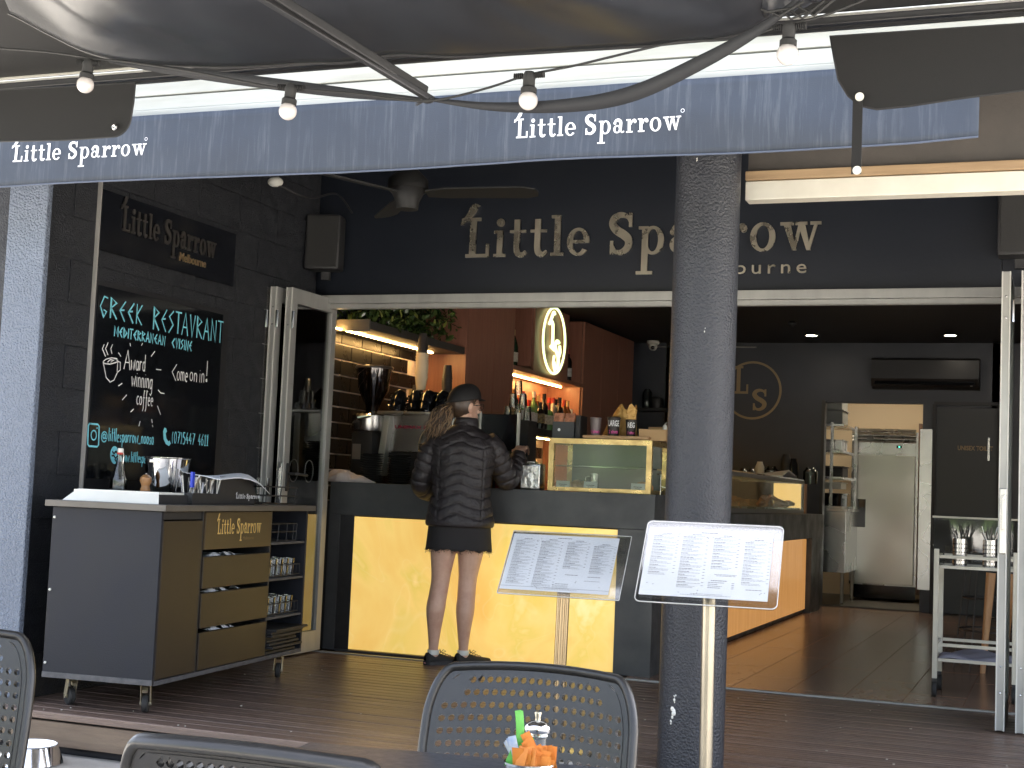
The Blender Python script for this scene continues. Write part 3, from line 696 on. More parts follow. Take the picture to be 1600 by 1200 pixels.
for nm, y0, y1, z, x, lab in (('light_strip', 10.65, 12.3, 1.978, -4.28, 'warm light strip under the niche shelf above the spirit bottles'), ('light_strip', 10.65, 12.2, 1.479, -4.25, 'warm light strip under the spirit bottle shelf')):
    MB().box((x, (y0+y1)/2, z), (.012, y1-y0, .008)).done(nm, M_led, vc, label=lab)
# hanging leaves on the shelf
fo = thing('trailing_plant', 'dark trailing plant with waxy leaves hanging along the shelf top', 'plant', (-4.28, 8.8, 2.05))
M_leaf = mat('waxy_leaf', (.025, .06, .018), .22, col2=(.09, .12, .03), nscale=20, spec=.7); M_leaf2 = mat('pale_leaf', (.35, .38, .08), .3)
rl = random.Random(3)
def leaf(mb, c, d, s, up):
    d = Vector(d).normalized(); sd = d.cross(Vector(up)).normalized(); n_ = sd.cross(d)
    P = [c, c+d*s*.3+sd*s*.22-n_*s*.04, c+d*s*.7+sd*s*.2, c+d*s-n_*s*.12, c+d*s*.7-sd*s*.2, c+d*s*.3-sd*s*.22-n_*s*.04, c+d*s*.5+n_*s*.06]
    V = [mb.b.verts.new(p) for p in P]
    for a_, b_ in ((0, 1), (1, 2), (2, 3), (3, 4), (4, 5), (5, 0)): mb.b.faces.new((V[a_], V[b_], V[6]))
m = MB(); m2 = MB()
for k in range(1100):
    y = rl.uniform(8.02, 9.55); c = Vector((rl.uniform(-4.44, -4.12), y, rl.uniform(2.06, 2.42)))
    if y > 9.15 and c.z < 2.1: continue
    leaf(m if rl.random() > .05 else m2, c, (rl.uniform(-.6, .9), rl.uniform(-1, .4), rl.uniform(-1, .2)), rl.uniform(.05, .09), (rl.random(), rl.random(), 1))
m.done('leaves', M_leaf, fo)['kind'] = 'stuff'; m2.done('pale_leaves', M_leaf2, fo)['kind'] = 'stuff'
# neon sign
ns = thing('neon_sign', 'glowing pale yellow neon ring with LS monogram on the veneer wall', 'neon sign', (-4.08, 11.48, 2.32))
cy_, cz_, R_ = 11.49, 2.317, .285; XN = -4.075
M_nb = mat('neon_back', (.02, .015, .01), .5)
MB().tube([(XN, cy_+R_*math.cos(t*PI/24), cz_+R_*math.sin(t*PI/24)) for t in range(48)], .011, 8, closed=True).done('ring_tube', M_neon, ns, smooth=True)
def ntube(name, pts, r=.012): MB().tube([(XN, cy_+a*R_, cz_+b*R_) for a, b in spl(pts, 4)], r, 8).done(name, M_neon, ns, smooth=True)
ntube('letter_tube', [(-.28, .55), (-.2, .5), (-.16, .3), (-.16, -.18), (-.3, -.2), (.05, -.28)], .014)
ntube('bird_tube', [(-.5, .45), (-.35, .62), (-.15, .85), (-.05, .8)], .014)
ntube('letter_tube', [(.42, -.02), (.25, .02), (.1, -.15), (.25, -.32), (.42, -.48), (.4, -.75), (.2, -.82), (.05, -.65)], .015)
ntube('letter_tube', [(.5, -.1), (.56, -.3), (.45, -.45)], .014); ntube('letter_tube', [(.05, -.45), (.0, -.7), (.2, -.95)], .012)

# ================================================================== back wall fittings
gl = thing('wall_monogram', 'flat gold circle with LS monogram on the navy back wall', 'wall sign', (-2.83, 14.39, 2.14))
g0 = (-2.93, 14.392, 2.14)
qd = [(0, q) for q in ringq(0, 0, 1, 1, .075, .075, n=48)]
lettering(qd, g0, (1, 0, 0), (0, 0, 1), (0, -1, 0), .3, ext=.006).done('ring', M_goldpaint, gl)
qd = [(k, [(x*.72-.62, z*.95-.12) for x, z in q]) for k, q in slab_quads('L', bird=False)[0]]+[(k+9, [(x*.8-.02, z*.72-.68) for x, z in q]) for k, q in slab_quads('S', bird=False)[0]]
lettering(qd, g0, (1, 0, 0), (0, 0, 1), (0, -1, 0), .3, ext=.006).done('monogram', M_goldpaint, gl)
ac = thing('air_conditioner', 'black wall mounted air conditioner above the kitchen doorway', 'air conditioner', (-1.21, 14.3, 2.3))
prof = [(14.395, 2.46), (14.21, 2.46), (14.19, 2.44), (14.185, 2.26), (14.2, 2.235), (14.24, 2.185), (14.3, 2.165), (14.395, 2.165)]
MB().prism([(-1.72, y, z) for y, z in prof], (1.01, 0, 0)).done('casing', mat('ac_black', (.02, .02, .021), .35), ac)
MB().box((-1.215, 14.195, 2.22), (.94, .012, .05), rot=Matrix.Rotation(-.6, 3, 'X')).done('louvre', M_black, ac)
MB().box((-.78, 14.196, 2.2), (.022, .006, .022)).done('indicator', M_white, ac)
td = thing('toilet_door', 'dark door marked UNISEX TOILET at the right of the back wall', 'door', (-.9, 14.38, 0))
MB().box((-.83, 14.385, 1.0), (.62, .03, 1.99), bev=.004).done('door_panel', mat('door_grey', (.03, .033, .036), .4), td)
MB().box((-1.125, 14.37, 1.0), (.035, .06, 2.05)).box((-.53, 14.37, 1.0), (.035, .06, 2.05)).box((-.83, 14.37, 2.035), (.6, .06, .03)).done('door_frame', mat('frame_dark', (.014, .014, .016), .5), td)
cc = at(1496, 703, y=14.36)
word('UNISEX TOILET', .06, (cc.x, 14.364, cc.z), (1, 0, 0), (0, 0, 1), (0, -1, 0), bold=.0015, sx=.78).done('lettering', M_goldpaint, td)
MB().box((-.62, 14.355, 1.6), (.02, .02, .22)).done('door_closer_rod', M_steel, td)
# CCTV dome, conduit and downlights
cm = thing('security_camera', 'small white dome camera under the ceiling above the cake cabinet', 'security camera', (-3.9, 13.98, 2.6))
cx_ = at(1020, 543, y=14.0); 
MB().lathe([(.0, 0), (.062, 0), (.064, -.03), (.05, -.045), (.0, -.045)], (cx_.x, 14.0, 2.605), 20).done('mount', M_white, cm, smooth=True)
MB().ball((cx_.x+.005, 13.99, 2.545), .045, 16).done('dome', M_white, cm, smooth=2)
MB().ball((cx_.x+.012, 13.955, 2.53), .02, 12).done('lens', M_black, cm, smooth=2)
tag(MB().tube([(-3.95, 14.385, 2.585), (-2.9, 14.385, 2.585)], .008, 8).done('conduit', M_alu), 'thin grey conduit along the top of the back wall', 'conduit')
for px, py in ((1268, 524), (1485, 524)):
    p = at(px, py, z=2.605)
    d = thing('downlight', 'lit ceiling downlight %s' % ('left of the air conditioner' if px < 1300 else 'above the air conditioner, the right hand one'), 'downlight', (p.x, p.y, 2.6), group='ceiling downlights')
    MB().lathe([(.075, 0), (.08, -.008), (.06, -.01), (.055, 0)], (p.x, p.y, 2.61), 24).done('trim_ring', M_matblack, d)
    MB().lathe([(.0, -.0), (.05, -.0), (.05, -.004), (0, -.004)], (p.x, p.y, 2.606), 20).done('lamp', mat('lamp_face', (1, 1, 1), .5, emit=(1, .88, .7), estr=8), d)
p = at(1238, 504, z=2.6)
tag(MB().ball((p.x, p.y, 2.59), .04, 12, (1, 1, .7)).done('smoke_detector', M_matblack, smooth=2), 'small black ceiling detector between the sign and the left downlight', 'detector')

# ================================================================== speakers and fan
def speaker(x, label, ang):
    s = thing('wall_speaker', label, 'loudspeaker', (x, 7.5, 2.26), ang)
    M = Matrix.Translation((x, 7.49, 2.45)) @ Matrix.Rotation(ang, 4, 'Z')
    MB().box((0, 0, 0), (.215, .15, .335), bev=.022, M=M).done('cabinet', M_matblack, s, smooth=True)
    MB().box((0, -.077, 0), (.185, .008, .305), bev=.003, M=M).done('grille', mat('speaker_grille', (.022, .022, .021), .6, bump=.6, bscale=600), s)
    MB().box((0, .06, -.19), (.05, .04, .05), M=M).done('bracket', M_matblack, s)
speaker(-4.15, 'black wall speaker left of the metal lettering above the open door', .25)
speaker(-.19, 'black wall speaker at the right edge of the header wall', 0)
M_fan = mat('fan_black', (.007, .007, .007), .6)
fn = thing('ceiling_fan', 'dark ceiling fan half hidden under the valance', 'ceiling fan', (-3.04, 6.3, 2.45))
MB().tube([(-3.04, 6.3, 2.76), (-3.04, 6.3, 2.56)], .018, 12).done('rod', M_matblack, fn)
MB().lathe([(0, .1), (.05, .1), (.1, .05), (.105, .0), (.08, -.02), (.06, -.06), (.055, -.1), (0, -.1)], (-3.04, 6.3, 2.48), 24).done('motor', M_fan, fn, smooth=True)
for k in range(3):
    a_ = .12+k*2*PI/3; M = Matrix.Translation((-3.04, 6.3, 2.455)) @ Matrix.Rotation(a_, 4, 'Z')
    pts = [(.1, -.035), (.2, -.06), (.6, -.065), (.66, -.04), (.67, .0), (.66, .04), (.6, .06), (.2, .05), (.1, .035)]
    MB().prism([M @ Vector((x, y, -.012*(y/.06))) for x, y in pts], (0, 0, .008)).done('blade', M_fan, fn)
# junction lamp under the soffit
jl = thing('flood_lamp', 'small white round lamp and cable under the soffit at the upper left', 'lamp', (-4.1, 6.8, 2.62))
p = at(430, 290, y=6.6)
MB().ball((p.x, 6.6, p.z+.02), .035, 12, (1.3, 1, .8)).done('lamp_head', M_white, jl, smooth=2)
MB().tube(spl([(p.x+.02, 6.6, p.z+.0), (p.x+.1, 6.8, p.z-.03), (p.x+.05, 7.2, p.z+.08), (p.x+.0, 7.5, p.z+.03)], 6), .006, 6).done('cable', M_matblack, jl)

# small etched rings on the open door's glass
for (yy, zz) in ((7.2, 1.07), (7.38, 1.07)):
    r_ = MB().tube([(-4.118, yy+.05*math.cos(t*PI/16), zz+.065*math.sin(t*PI/16)) for t in range(32)], .0015, 5, closed=True).done('etched_ring', mat('etched_grey', (.16, .17, .16), .5))
    tag(r_, 'thin etched monogram ring on the open door glass, %s one' % ('near' if yy < 7.3 else 'far'), 'decal')
# ================================================================== service cart (built in its own frame, x to the left end, y along)
CR = .095; C0 = Vector((-3.52, 5.07, 0))
CM = Matrix.Translation(C0) @ Matrix.Rotation(CR, 4, 'Z')
def cp(x, y, z): return CM @ Vector((x, y, z))
ct = thing('service_cart', 'dark timber service cart on castors with Little Sparrow drawer front', 'service cart', C0, CR)
M_cart = mat('cart_laminate', (.0105, .0125, .018), .6, spec=.3, col2=(.015, .017, .024), nscale=4, bump=.08, bscale=150, rvar=.08)
M_brown = mat('cart_brown', (.031, .022, .014), .42, col2=(.025, .018, .012), nscale=3, bump=.05, bscale=120)
M_drawer = mat('drawer_brown', (.062, .041, .02), .4, col2=(.05, .034, .018), nscale=3)
M_edge = mat('worn_edge', (.09, .09, .095), .6, col2=(.05, .052, .058), nscale=30)
def cbx(name, x0, x1, y0, y1, z0, z1, m, bev=.002, parent=ct, label=None):
    return MB().box(((x0+x1)/2, (y0+y1)/2, (z0+z1)/2), (x1-x0, y1-y0, z1-z0), bev=bev, M=CM).done(name, m, parent, label=label)
W = -.525; Ln = 1.52
cbx('end_panel', W, -.0, .0, .018, .13, .855, M_cart)
cbx('base_board', W, .0, .018, Ln, .125, .145, M_edge); cbx('base_strip', W-.001, .001, -.003, .0, .128, .152, M_edge)
cbx('back_panel', W, W+.018, .018, Ln, .145, .855, M_cart); cbx('far_panel', W+.018, -.0, Ln-.018, Ln, .145, .855, M_cart)
cbx('top_board', W-.025, .03, -.025, Ln+.03, .857, .884, mat('cart_top', (.11, .1, .09), .35, col2=(.08, .072, .062), nscale=5))
cbx('cupboard_door', -.02, -.0, .02, .365, .15, .815, M_brown); cbx('cupboard_rail', -.03, -.008, .02, .365, .82, .854, M_matblack)
cbx('divider', W+.018, -.002, .367, .38, .145, .856, M_matblack); cbx('divider', W+.018, -.002, 1.075, 1.09, .145, .856, M_matblack)
zs = [(.15, .315), (.335, .49), (.51, .652), (.684, .852)]
for k, (z0, z1) in enumerate(zs):
    dr = cbx('drawer', -.018, .004, .385, 1.07, z0, z1, M_drawer if k == 3 else M_brown, label='top drawer front printed with the cafe name in gold' if k == 3 else None)
    if k < 3:
        cbx('drawer_lining', -.4, -.02, .40, 1.05, z1-.02, z1-.012, M_paper if k == 2 else M_matblack, 0, dr)
        m = MB()
        for j in range(3):
            yy = .55+.12*j+random.uniform(-.04, .04); m.grid(lambda u, v: cp(-.08+.05*u, yy+.1*v, z1-.004+.018*math.sin(u*3.1)*math.sin(v*3.1+j)), 5, 5)
        m.done('folded_napkins', M_paper, dr)
a = cp(.0055, .0, 0); ln0 = at(337, 833, x=None, y=None, z=.0)
def onside(y, z): return cp(.0055, y, z)
qd, wd = slab_quads('Little Sparrow'); sx_ = .45/((wd-.07)*.07)
uxs = CM.to_3x3() @ Vector((0, 1, 0)); nns = CM.to_3x3() @ Vector((1, 0, 0))
lettering(qd, onside(.50, .752), uxs, (0, 0, 1), nns, .07, sx=sx_).done('printed_name', mat('gold_print', (.7, .48, .16), .5), ct)
word('Melbourne', .022, onside(.76, .722), uxs, (0, 0, 1), nns, sx=1.2).done('printed_town', mat('dull_print', (.2, .14, .07), .5), ct)
for z in (.33, .52, .70): cbx('shelf', W+.02, -.004, 1.09, 1.5, z-.012, z, M_edge)
for x in (.81, .5, .19): MB().ball(cp(W+.012, -.002, x), .006, 8).done('screw_cap', M_white, ct)
def castor(x, y, ang):
    c = Vector((x, y, 0))
    M = CM @ Matrix.Translation(c) @ Matrix.Rotation(ang, 4, 'Z')
    w = MB().lathe([(.01, -.013), (.034, -.013), (.038, -.008), (.038, .008), (.034, .013), (.01, .013)], (0, 0, 0), 24, M=Matrix.Rotation(PI/2, 4, 'X'))
    bmesh.ops.transform(w.b, matrix=M @ Matrix.Translation((0, 0, .038)), verts=w.b.verts)
    cst = MB().box((0, 0, .122), (.075, .06, .005), M=M).box((.006, -.02, .08), (.03, .003, .08), rot=Matrix.Rotation(.25, 3, 'Y'), M=M).box((.006, .02, .08), (.03, .003, .08), rot=Matrix.Rotation(.25, 3, 'Y'), M=M).cyl(M @ Vector((0, -.024, .038)), M @ Vector((0, .024, .038)), .008, seg=8).box((.03, 0, .1), (.03, .022, .012), rot=Matrix.Rotation(.5, 3, 'Y'), M=M).done('castor', mat('zinc', (.5, .46, .34), .4, metal=.8), ct)
    w.done('wheel', M_rubber, cst)
castor(-.08, .1, -1.2); castor(-.46, .12, -.6); castor(-.07, 1.4, 1.9); castor(-.46, 1.4, 1.0)

# things standing on and in the cart
ZT = .8845
dp = thing('display_tray', 'low white wedge shaped tray at the front end of the cart top', 'tray', cp(-.28, .12, ZT), CR)
MB().prism([cp(W+.03, .02, ZT), cp(-.03, .02, ZT), cp(-.06, .07, ZT+.05), cp(W+.07, .07, ZT+.05)], CM.to_3x3() @ Vector((0, .0, 0)) + Vector((0, 0, .001))).done('front_slope', M_white, dp)
MB().box((-.27, .22, ZT+.0245), (.4, .31, .048), M=CM).done('tray_body', M_white, dp)
MB().box((-.06, .22, ZT+.02), (.015, .3, .04), M=CM).done('side_rim', M_matblack, dp)
bt = thing('water_bottle', 'clear swing top water bottle at the left of the cart top', 'bottle', cp(-.44, .3, ZT+.049), group=None)
B_ = cp(-.42, .34, ZT+.049)
MB().lathe([(.0, .002), (.037, .002), (.04, .01), (.037, .05), (.017, .12), (.013, .15), (.014, .17)], B_, 20, cap=False).done('glass_body', M_glass, bt, smooth=True)
MB().lathe([(0, .17), (.013, .17), (.014, .185), (.01, .19), (0, .19)], B_, 12).done('stopper', M_white, bt)
MB().lathe([(.0145, .162), (.0155, .165), (.0145, .17)], B_, 12, cap=False).done('seal_ring', mat('red_rubber', (.5, .04, .03), .5), bt)
MB().tube([B_+Vector((.015, 0, .18)), B_+Vector((.02, 0, .15)), B_+Vector((.017, 0, .12))], .0015, 6).done('wire_bail', M_chrome, bt)
pm = thing('wooden_mill', 'small round turned wooden pepper mill between bottle and ice bucket', 'pepper mill', cp(-.30, .37, ZT+.049))
P_ = cp(-.30, .37, ZT+.049)
M_lw = mat('turned_wood', (.4, .2, .08), .3, col2=(.3, .14, .05), nscale=6, stretch=(1, 1, 6))
MB().lathe([(0, 0), (.021, 0), (.023, .008), (.018, .022), (.02, .03), (.027, .045), (.025, .062), (.012, .074), (0, .075)], P_, 24).done('body', M_lw, pm, smooth=True)
MB().ball(P_+Vector((0, 0, .079)), .005, 8).done('knob', M_chrome, pm)
ib = thing('ice_bucket', 'shiny steel ice bucket on the cart top', 'ice bucket', cp(-.2, .5, ZT))
I_ = cp(-.28, .52, ZT)
MB().lathe([(0, 0), (.075, 0), (.078, .01), (.103, .2), (.107, .203), (.107, .207), (.1, .207), (.074, .015), (0, .012)], I_, 36).done('bucket', M_chrome, ib, smooth=True)
MB().box(I_+Vector((0.0, -.103, .188)), (.05, .012, .016), bev=.003).done('handle', M_steel, ib)
# caddy with cutlery, menus and napkin cloth
bx = thing('napkin_box', 'black caddy printed Little Sparrow holding cards under a white cloth', 'caddy', cp(-.15, .98, ZT), CR)
prof = [(.58, 0), (.96, 0), (.97, .05), (.92, .13), (.60, .13)]
MB().prism([cp(-.05, y, ZT+z) for y, z in prof], CM.to_3x3() @ Vector((.008, 0, 0))).done('side_panel', M_matblack, bx)
MB().prism([cp(-.35, y, ZT+z) for y, z in prof], CM.to_3x3() @ Vector((.008, 0, 0))).done('side_panel', M_matblack, bx)
m = MB()
for k in range(9): m.box((-.2, .63+.034*k, ZT+.07), (.28, .006, .12), rot=Matrix.Rotation(.2, 3, 'X'), M=CM)
m.done('menu_cards', mat('grey_card', (.06, .06, .065), .5), bx)
qd, wd = slab_quads('Little Sparrow')
lettering(qd, cp(-.0405, .76, ZT+.03), uxs, (0, 0, 1), nns, .022, sx=1.25).done('printed_name', M_white_print, bx)
def cloth(u, v):
    x = -.37+.36*u; y = .52+.5*v; z = .14+.01*math.sin(u*6+v*4)
    if u > .75: z -= (u-.75)**1.2*.35*(.35+.9*max(0, v-.45))
    if v > .8: z -= (v-.8)*.12
    return cp(x+(.02 if u > .75 and v > .5 else 0), y, ZT+z)
tag(MB().grid(cloth, 20, 24).done('folded_cloth', M_paper, None, smooth=2, solid=.003), 'white cloth draped over the black caddy on the cart', 'cloth')
cu = thing('cutlery_holder', 'bundle of silver cutlery standing upright in a holder on the cart', 'cutlery', cp(-.08, .72, ZT))
rk = random.Random(5)
MB().box((-.08, .44, ZT+.025), (.1, .26, .05), M=CM).done('holder', M_matblack, cu)
for k in range(26):
    p = cp(-.1+rk.uniform(-.04, .06), .33+rk.uniform(0, .26), ZT+.03); q_ = p+Vector((rk.uniform(-.02, .03), rk.uniform(-.03, .04), rk.uniform(.07, .1)))
    MB().tube([p, p.lerp(q_, .5), q_], [.003, .0045, .0065], 6, flat=.4).done('handle', M_steel if k % 3 else M_white, cu)
p = cp(-.05, .34, ZT+.06)
MB().box(p+Vector((0, 0, .05)), (.012, .02, .07), bev=.002).done('blue_tag', mat('blue_plastic', (.02, .05, .5), .4), cu)
gg = thing('drinking_glass', 'upturned clear glass standing behind the cloth on the cart', 'glass', cp(-.3, 1.15, ZT))
MB().lathe([(.03, .0), (.036, .0), (.038, .17), (.034, .17), (.03, .01)], cp(-.42, .8, ZT), 16, cap=False).done('bowl', M_glass, gg, smooth=True)
wb = thing('wire_basket', 'empty black wire rack at the far end of the cart top', 'wire rack', cp(-.2, 1.35, ZT), CR)
m = MB()
for z in (.006, .045, .09):
    m.tube([cp(x, y, ZT+z) for x, y in ((-.03+z*.1, 1.02), (-.03+z*.1, 1.42), (-.4, 1.42), (-.4, 1.02))], .003, 6, closed=True)
for x, y in ((-.03, 1.02), (-.03, 1.22), (-.03, 1.4), (-.4, 1.02), (-.4, 1.4), (-.2, 1.42), (-.2, 1.02)):
    m.tube([cp(x, y, ZT+.006), cp(x+(.01 if x > -.1 else 0), y, ZT+.09)], .0028, 6)
for k in range(6): m.tube([cp(-.06-.06*k, 1.02, ZT+.006), cp(-.06-.06*k, 1.42, ZT+.006)], .002, 5)
m.done('wires', M_matblack, wb)
# glass racks in the cart's open shelves
proto = thing('shelf_glass', 'small clear tumbler in a wire basket on a cart shelf', 'glass', (0, 0, 0), group='tumblers on the cart shelves')
MB().lathe([(.0, .003), (.024, .003), (.03, .09), (.0275, .09), (.022, .01), (0, .01)], (0, 0, 0), 14, cap=False).done('tumbler', glass('tumbler_glass', (.9, .92, .9), 2.2, .03, .1), proto, smooth=True)
first = True
for sh_, z in (('upper', .522), ('lower', .332)):
    rack = thing('glass_basket', 'black wire basket of tumblers on the %s open shelf of the cart' % sh_, 'wire basket', cp(-.2, 1.29, z), CR)
    m = MB()
    for dz in (.01, .06):
        m.tube([cp(x, y, z+dz) for x, y in ((-.012, 1.1), (-.012, 1.47), (-.4, 1.47), (-.4, 1.1))], .0025, 5, closed=True)
    for k in range(10): m.tube([cp(-.012, 1.1+.041*k, z+.005), cp(-.012, 1.1+.041*k, z+.06)], .0018, 5)
    m.done('wires', M_matblack, rack)
    for r in range(2):
        for k in range(5):
            P = cp(-.05-.075*r, 1.14+.07*k, z)
            lb = 'tumbler in the %s cart basket, %s row, %s' % (sh_, ['front', 'back'][r], ['nearest the drawers', 'second from the drawers', 'in the middle of the row', 'second from the far panel', 'nearest the far panel'][k])
            if first: proto.location = P; proto['label'] = lb; first = False
            else: dup(proto, P, label=lb)
md_ = thing('menu_stack', 'untidy stack of black menu folders on the lowest cart shelf', 'menus', cp(-.2, 1.29, .145), CR)
for k in range(9):
    cbx('folder', -.33+rk.uniform(-.01, .01), -.01+rk.uniform(-.015, .04)+(.0 if k < 8 else .03), 1.11, 1.46+(.03 if k > 6 else 0), .148+.014*k, .160+.014*k, M_matblack, .002, md_)
wt = thing('wire_tray', 'black wire tray on the top open shelf of the cart', 'wire rack', cp(-.2, 1.29, .70), CR)
m = MB()
for z in (.705, .75, .79): m.tube([cp(x, y, z) for x, y in ((-.02, 1.11), (-.02, 1.42), (-.35, 1.42), (-.35, 1.11))], .0025, 5, closed=True)
for y in (1.11, 1.2, 1.3, 1.38, 1.42): m.tube([cp(-.02, y, .705), cp(-.02, y+.01, .79)], .0022, 5)
m.done('wires', M_matblack, wt)

# ================================================================== things on the bar counter
ZC = 1.017
def twl(u, v):
    a_ = 2*PI*u; r = .5*(1+.25*math.sin(3*a_+1)+.12*math.sin(7*a_))*math.sin(PI*v*.5)
    x = -4.15+.33*r*math.cos(a_)*.95; y = 7.9+.12*r*math.sin(a_)
    z = ZC+.075*math.cos(PI*v*.5)**.8*(1-.45*max(0, math.cos(a_)))+.012*math.sin(5*a_+v*5)*v*(1-v)*4
    return Vector((x, y, max(z, ZC+.001)))
tag(MB().grid(twl, 40, 14, closed_u=True).done('crumpled_towel', mat('pink_white_cloth', (.66, .58, .54), .9, bump=.3, bscale=150), None, smooth=2), 'crumpled pinkish white towel at the left end of the bar counter', 'towel')
# coffee grinder
gr = thing('coffee_grinder', 'tall black coffee grinder with large clear bean hopper', 'coffee grinder', (-4.22, 8.3, .88))
GX, GY = -4.24, 8.37
MB().box((GX, GY, 1.12), (.16, .2, .48), bev=.03).done('body', M_matblack, gr, smooth=True)
MB().lathe([(0, 0), (.105, 0), (.112, .03), (.112, .1), (.1, .11), (0, .11)], (GX, GY, 1.36), 28).done('steel_collar', M_steel, gr, smooth=True)
MB().lathe([(.04, 0), (.05, .06), (.1, .16), (.115, .3), (.11, .3), (.095, .16), (.045, .06)], (GX+.02, GY, 1.47), 28, cap=False).done('hopper', glass('smoky_hopper', (.5, .42, .38), 1.2, .05, .04), gr, smooth=True)
MB().lathe([(0, 0), (.04, 0), (.045, .06), (.07, .11), (0, .12)], (GX+.02, GY, 1.475), 20).done('beans', mat('beans', (.035, .018, .01), .5, bump=1, bscale=90), gr, smooth=True)
MB().lathe([(.0, 0), (.125, 0), (.128, .012), (.12, .02), (0, .022)], (GX+.02, GY, 1.77), 28).done('lid', mat('hopper_lid', (.05, .042, .038), .3), gr, smooth=True)
MB().box((GX-.03, GY-.103, 1.22), (.06, .004, .1)).done('rating_plate', mat('plate', (.3, .26, .22), .35, metal=.6, bump=.5, bscale=200), gr)
MB().cyl((GX-.02, GY-.13, 1.44), (GX+.06, GY-.1, 1.46), .014, seg=10).done('dosing_lever', M_chrome, gr)
# espresso machine
em = thing('espresso_machine', 'wide white and steel espresso machine with gold LS ring, partly behind the customer', 'coffee machine', (-3.85, 8.4, .88))
MB().box((-3.8, 8.42, 1.36), (.62, .02, .26), bev=.004).done('back_panel', M_steel, em)
MB().box((-4.125, 8.4, 1.27), (.05, .1, .4), rot=Matrix.Rotation(.12, 3, 'Y'), bev=.01).done('side_cheek', mat('grey_enamel', (.34, .34, .3), .35), em)
MB().box((-3.475, 8.4, 1.27), (.05, .1, .4), bev=.01).done('side_cheek', MATS['grey_enamel'], em)
MB().box((-3.8, 8.5, 1.483), (.72, .36, .02), bev=.004).done('cup_tray', M_steel, em)
MB().box((-3.8, 8.52, 1.17), (.6, .16, .58)).done('body', M_matblack, em)
MB().box((-3.8, 8.41, 1.21), (.6, .02, .03)).done('trim_strip', M_matblack, em)
word('UNIMAX Z.mm', .028, (-4.07, 8.405, 1.385), (1, 0, 0), (0, 0, 1), (0, -1, 0), bold=.0008, sx=1.75).done('red_lettering', mat('red_print', (.35, .03, .07), .5), em)
lettering([(0, q) for q in ringq(0, 0, .55, 1, .07, .07)]+[(k+1, [(x*.4-.2, z*.5-.3) for x, z in q]) for k, q in slab_quads('L', bird=False)[0]]+[(k+7, [(x*.4-.02, z*.5-.55) for x, z in q]) for k, q in slab_quads('S', bird=False)[0]], (-3.83, 8.398, 1.27), (1, 0, 0), (0, 0, 1), (0, -1, 0), .11).done('gold_ring', M_goldpaint, em)
# black cups stacked on the machine
def cupmesh(): return MB().lathe([(0, .0), (.022, 0), (.03, .008), (.043, .05), (.045, .075), (.042, .075), (.028, .012), (0, .008)], (0, 0, 0), 20)
for k, (x, y, tl) in enumerate([(-4.05, 8.4, .3), (-3.94, 8.42, -.25), (-3.84, 8.4, .35), (-3.75, 8.43, .5), (-3.64, 8.4, -.3), (-3.99, 8.55, .2), (-3.87, 8.56, -.2), (-3.72, 8.56, .3)]):
    cth = thing('coffee_cup', 'stack of glossy black cups lying on the coffee machine, %s' % ['leftmost at the front', 'second at the front', 'third at the front', 'fourth at the front, handle showing', 'nearest the ponytail', 'left one behind', 'middle one behind', 'right one behind'][k], 'cups', (x, y, 1.494))
    for j in range(2):
        M = Matrix.Translation((x+.012*j, y, 1.494+.048+.052*j)) @ Matrix.Rotation(tl*.7+PI, 4, 'Y') @ Matrix.Rotation(.25, 4, 'X') @ Matrix.Translation((0, 0, -.04))
        c = MB().lathe([(0, .0), (.024, 0), (.034, .008), (.05, .05), (.052, .085), (.048, .085), (.03, .012), (0, .008)], (0, 0, 0), 20)
        c.tube([(.048, 0, .065), (.072, 0, .06), (.072, 0, .035), (.043, 0, .025)], .005, 6)
        bmesh.ops.transform(c.b, matrix=M, verts=c.b.verts); c.done('cup', M_black, cth, smooth=True)
# takeaway cup towers
def paper_tower(x, y, z0, n, r, label, m, inv=True):
    t = thing('paper_cup_stack', label, 'takeaway cups', (x, y, z0))
    me = MB()
    pr_ = [(r*.72, 0), (r*.98, .085), (r*1.02, .088), (r*1.02, .094), (r*.9, .094)]
    if inv: pr_ = [(r_, .094-z) for r_, z in reversed(pr_)]
    me.lathe(pr_, (0, 0, 0), 18, cap=False); base = me.done('cup', m, t, smooth=True, world=False)
    for k in range(1, n):
        o = base.copy(); COL.objects.link(o); o.location = (random.uniform(-.0015, .0015), 0, .019*k)
    return t
M_ripple = mat('cream_cup', (.62, .5, .34), .6); M_bcup = mat('black_cup', (.03, .024, .022), .5)
paper_tower(-4.07, 8.7, 1.40, 10, .045, 'tower of cream ripple takeaway cups beside the grinder hopper', M_ripple, False)
paper_tower(-4.0, 8.58, 1.494, 6, .043, 'short stack of dark cups directly under the cream cup tower', M_bcup)
paper_tower(-3.965, 8.56, 1.65, 9, .043, 'tall upper tower of cream rimmed takeaway cups under the shelf', M_ripple, False)
paper_tower(-3.97, 8.57, 1.88, 4, .036, 'dark cups at the very top of the tallest cup tower', M_bcup)
paper_tower(-3.86, 8.75, 1.494, 14, .036, 'slim tower of dark takeaway cups right of the cream tower', M_bcup)
# saucers
for k, (x, y, n, lb) in enumerate([(-4.02, 8.0, 13, 'left'), (-3.84, 8.02, 13, 'middle'), (-3.72, 8.2, 18, 'back, beside the customer')]):
    t = thing('saucer_stack', 'stack of dark saucers behind the stone counter edge, %s' % lb, 'saucers', (x, y, .9))
    me = MB().lathe([(0, 0), (.04, 0), (.072, .009), (.073, .012), (.04, .004), (0, .004)], (0, 0, 0), 24); b_ = me.done('saucer', M_matblack, t, smooth=True, world=False)
    z0_ = .1175
    for j in range(n):
        o = b_ if j == 0 else b_.copy()
        if j: COL.objects.link(o)
        o.location = (random.uniform(-.003, .003), 0, z0_+.0145*j)
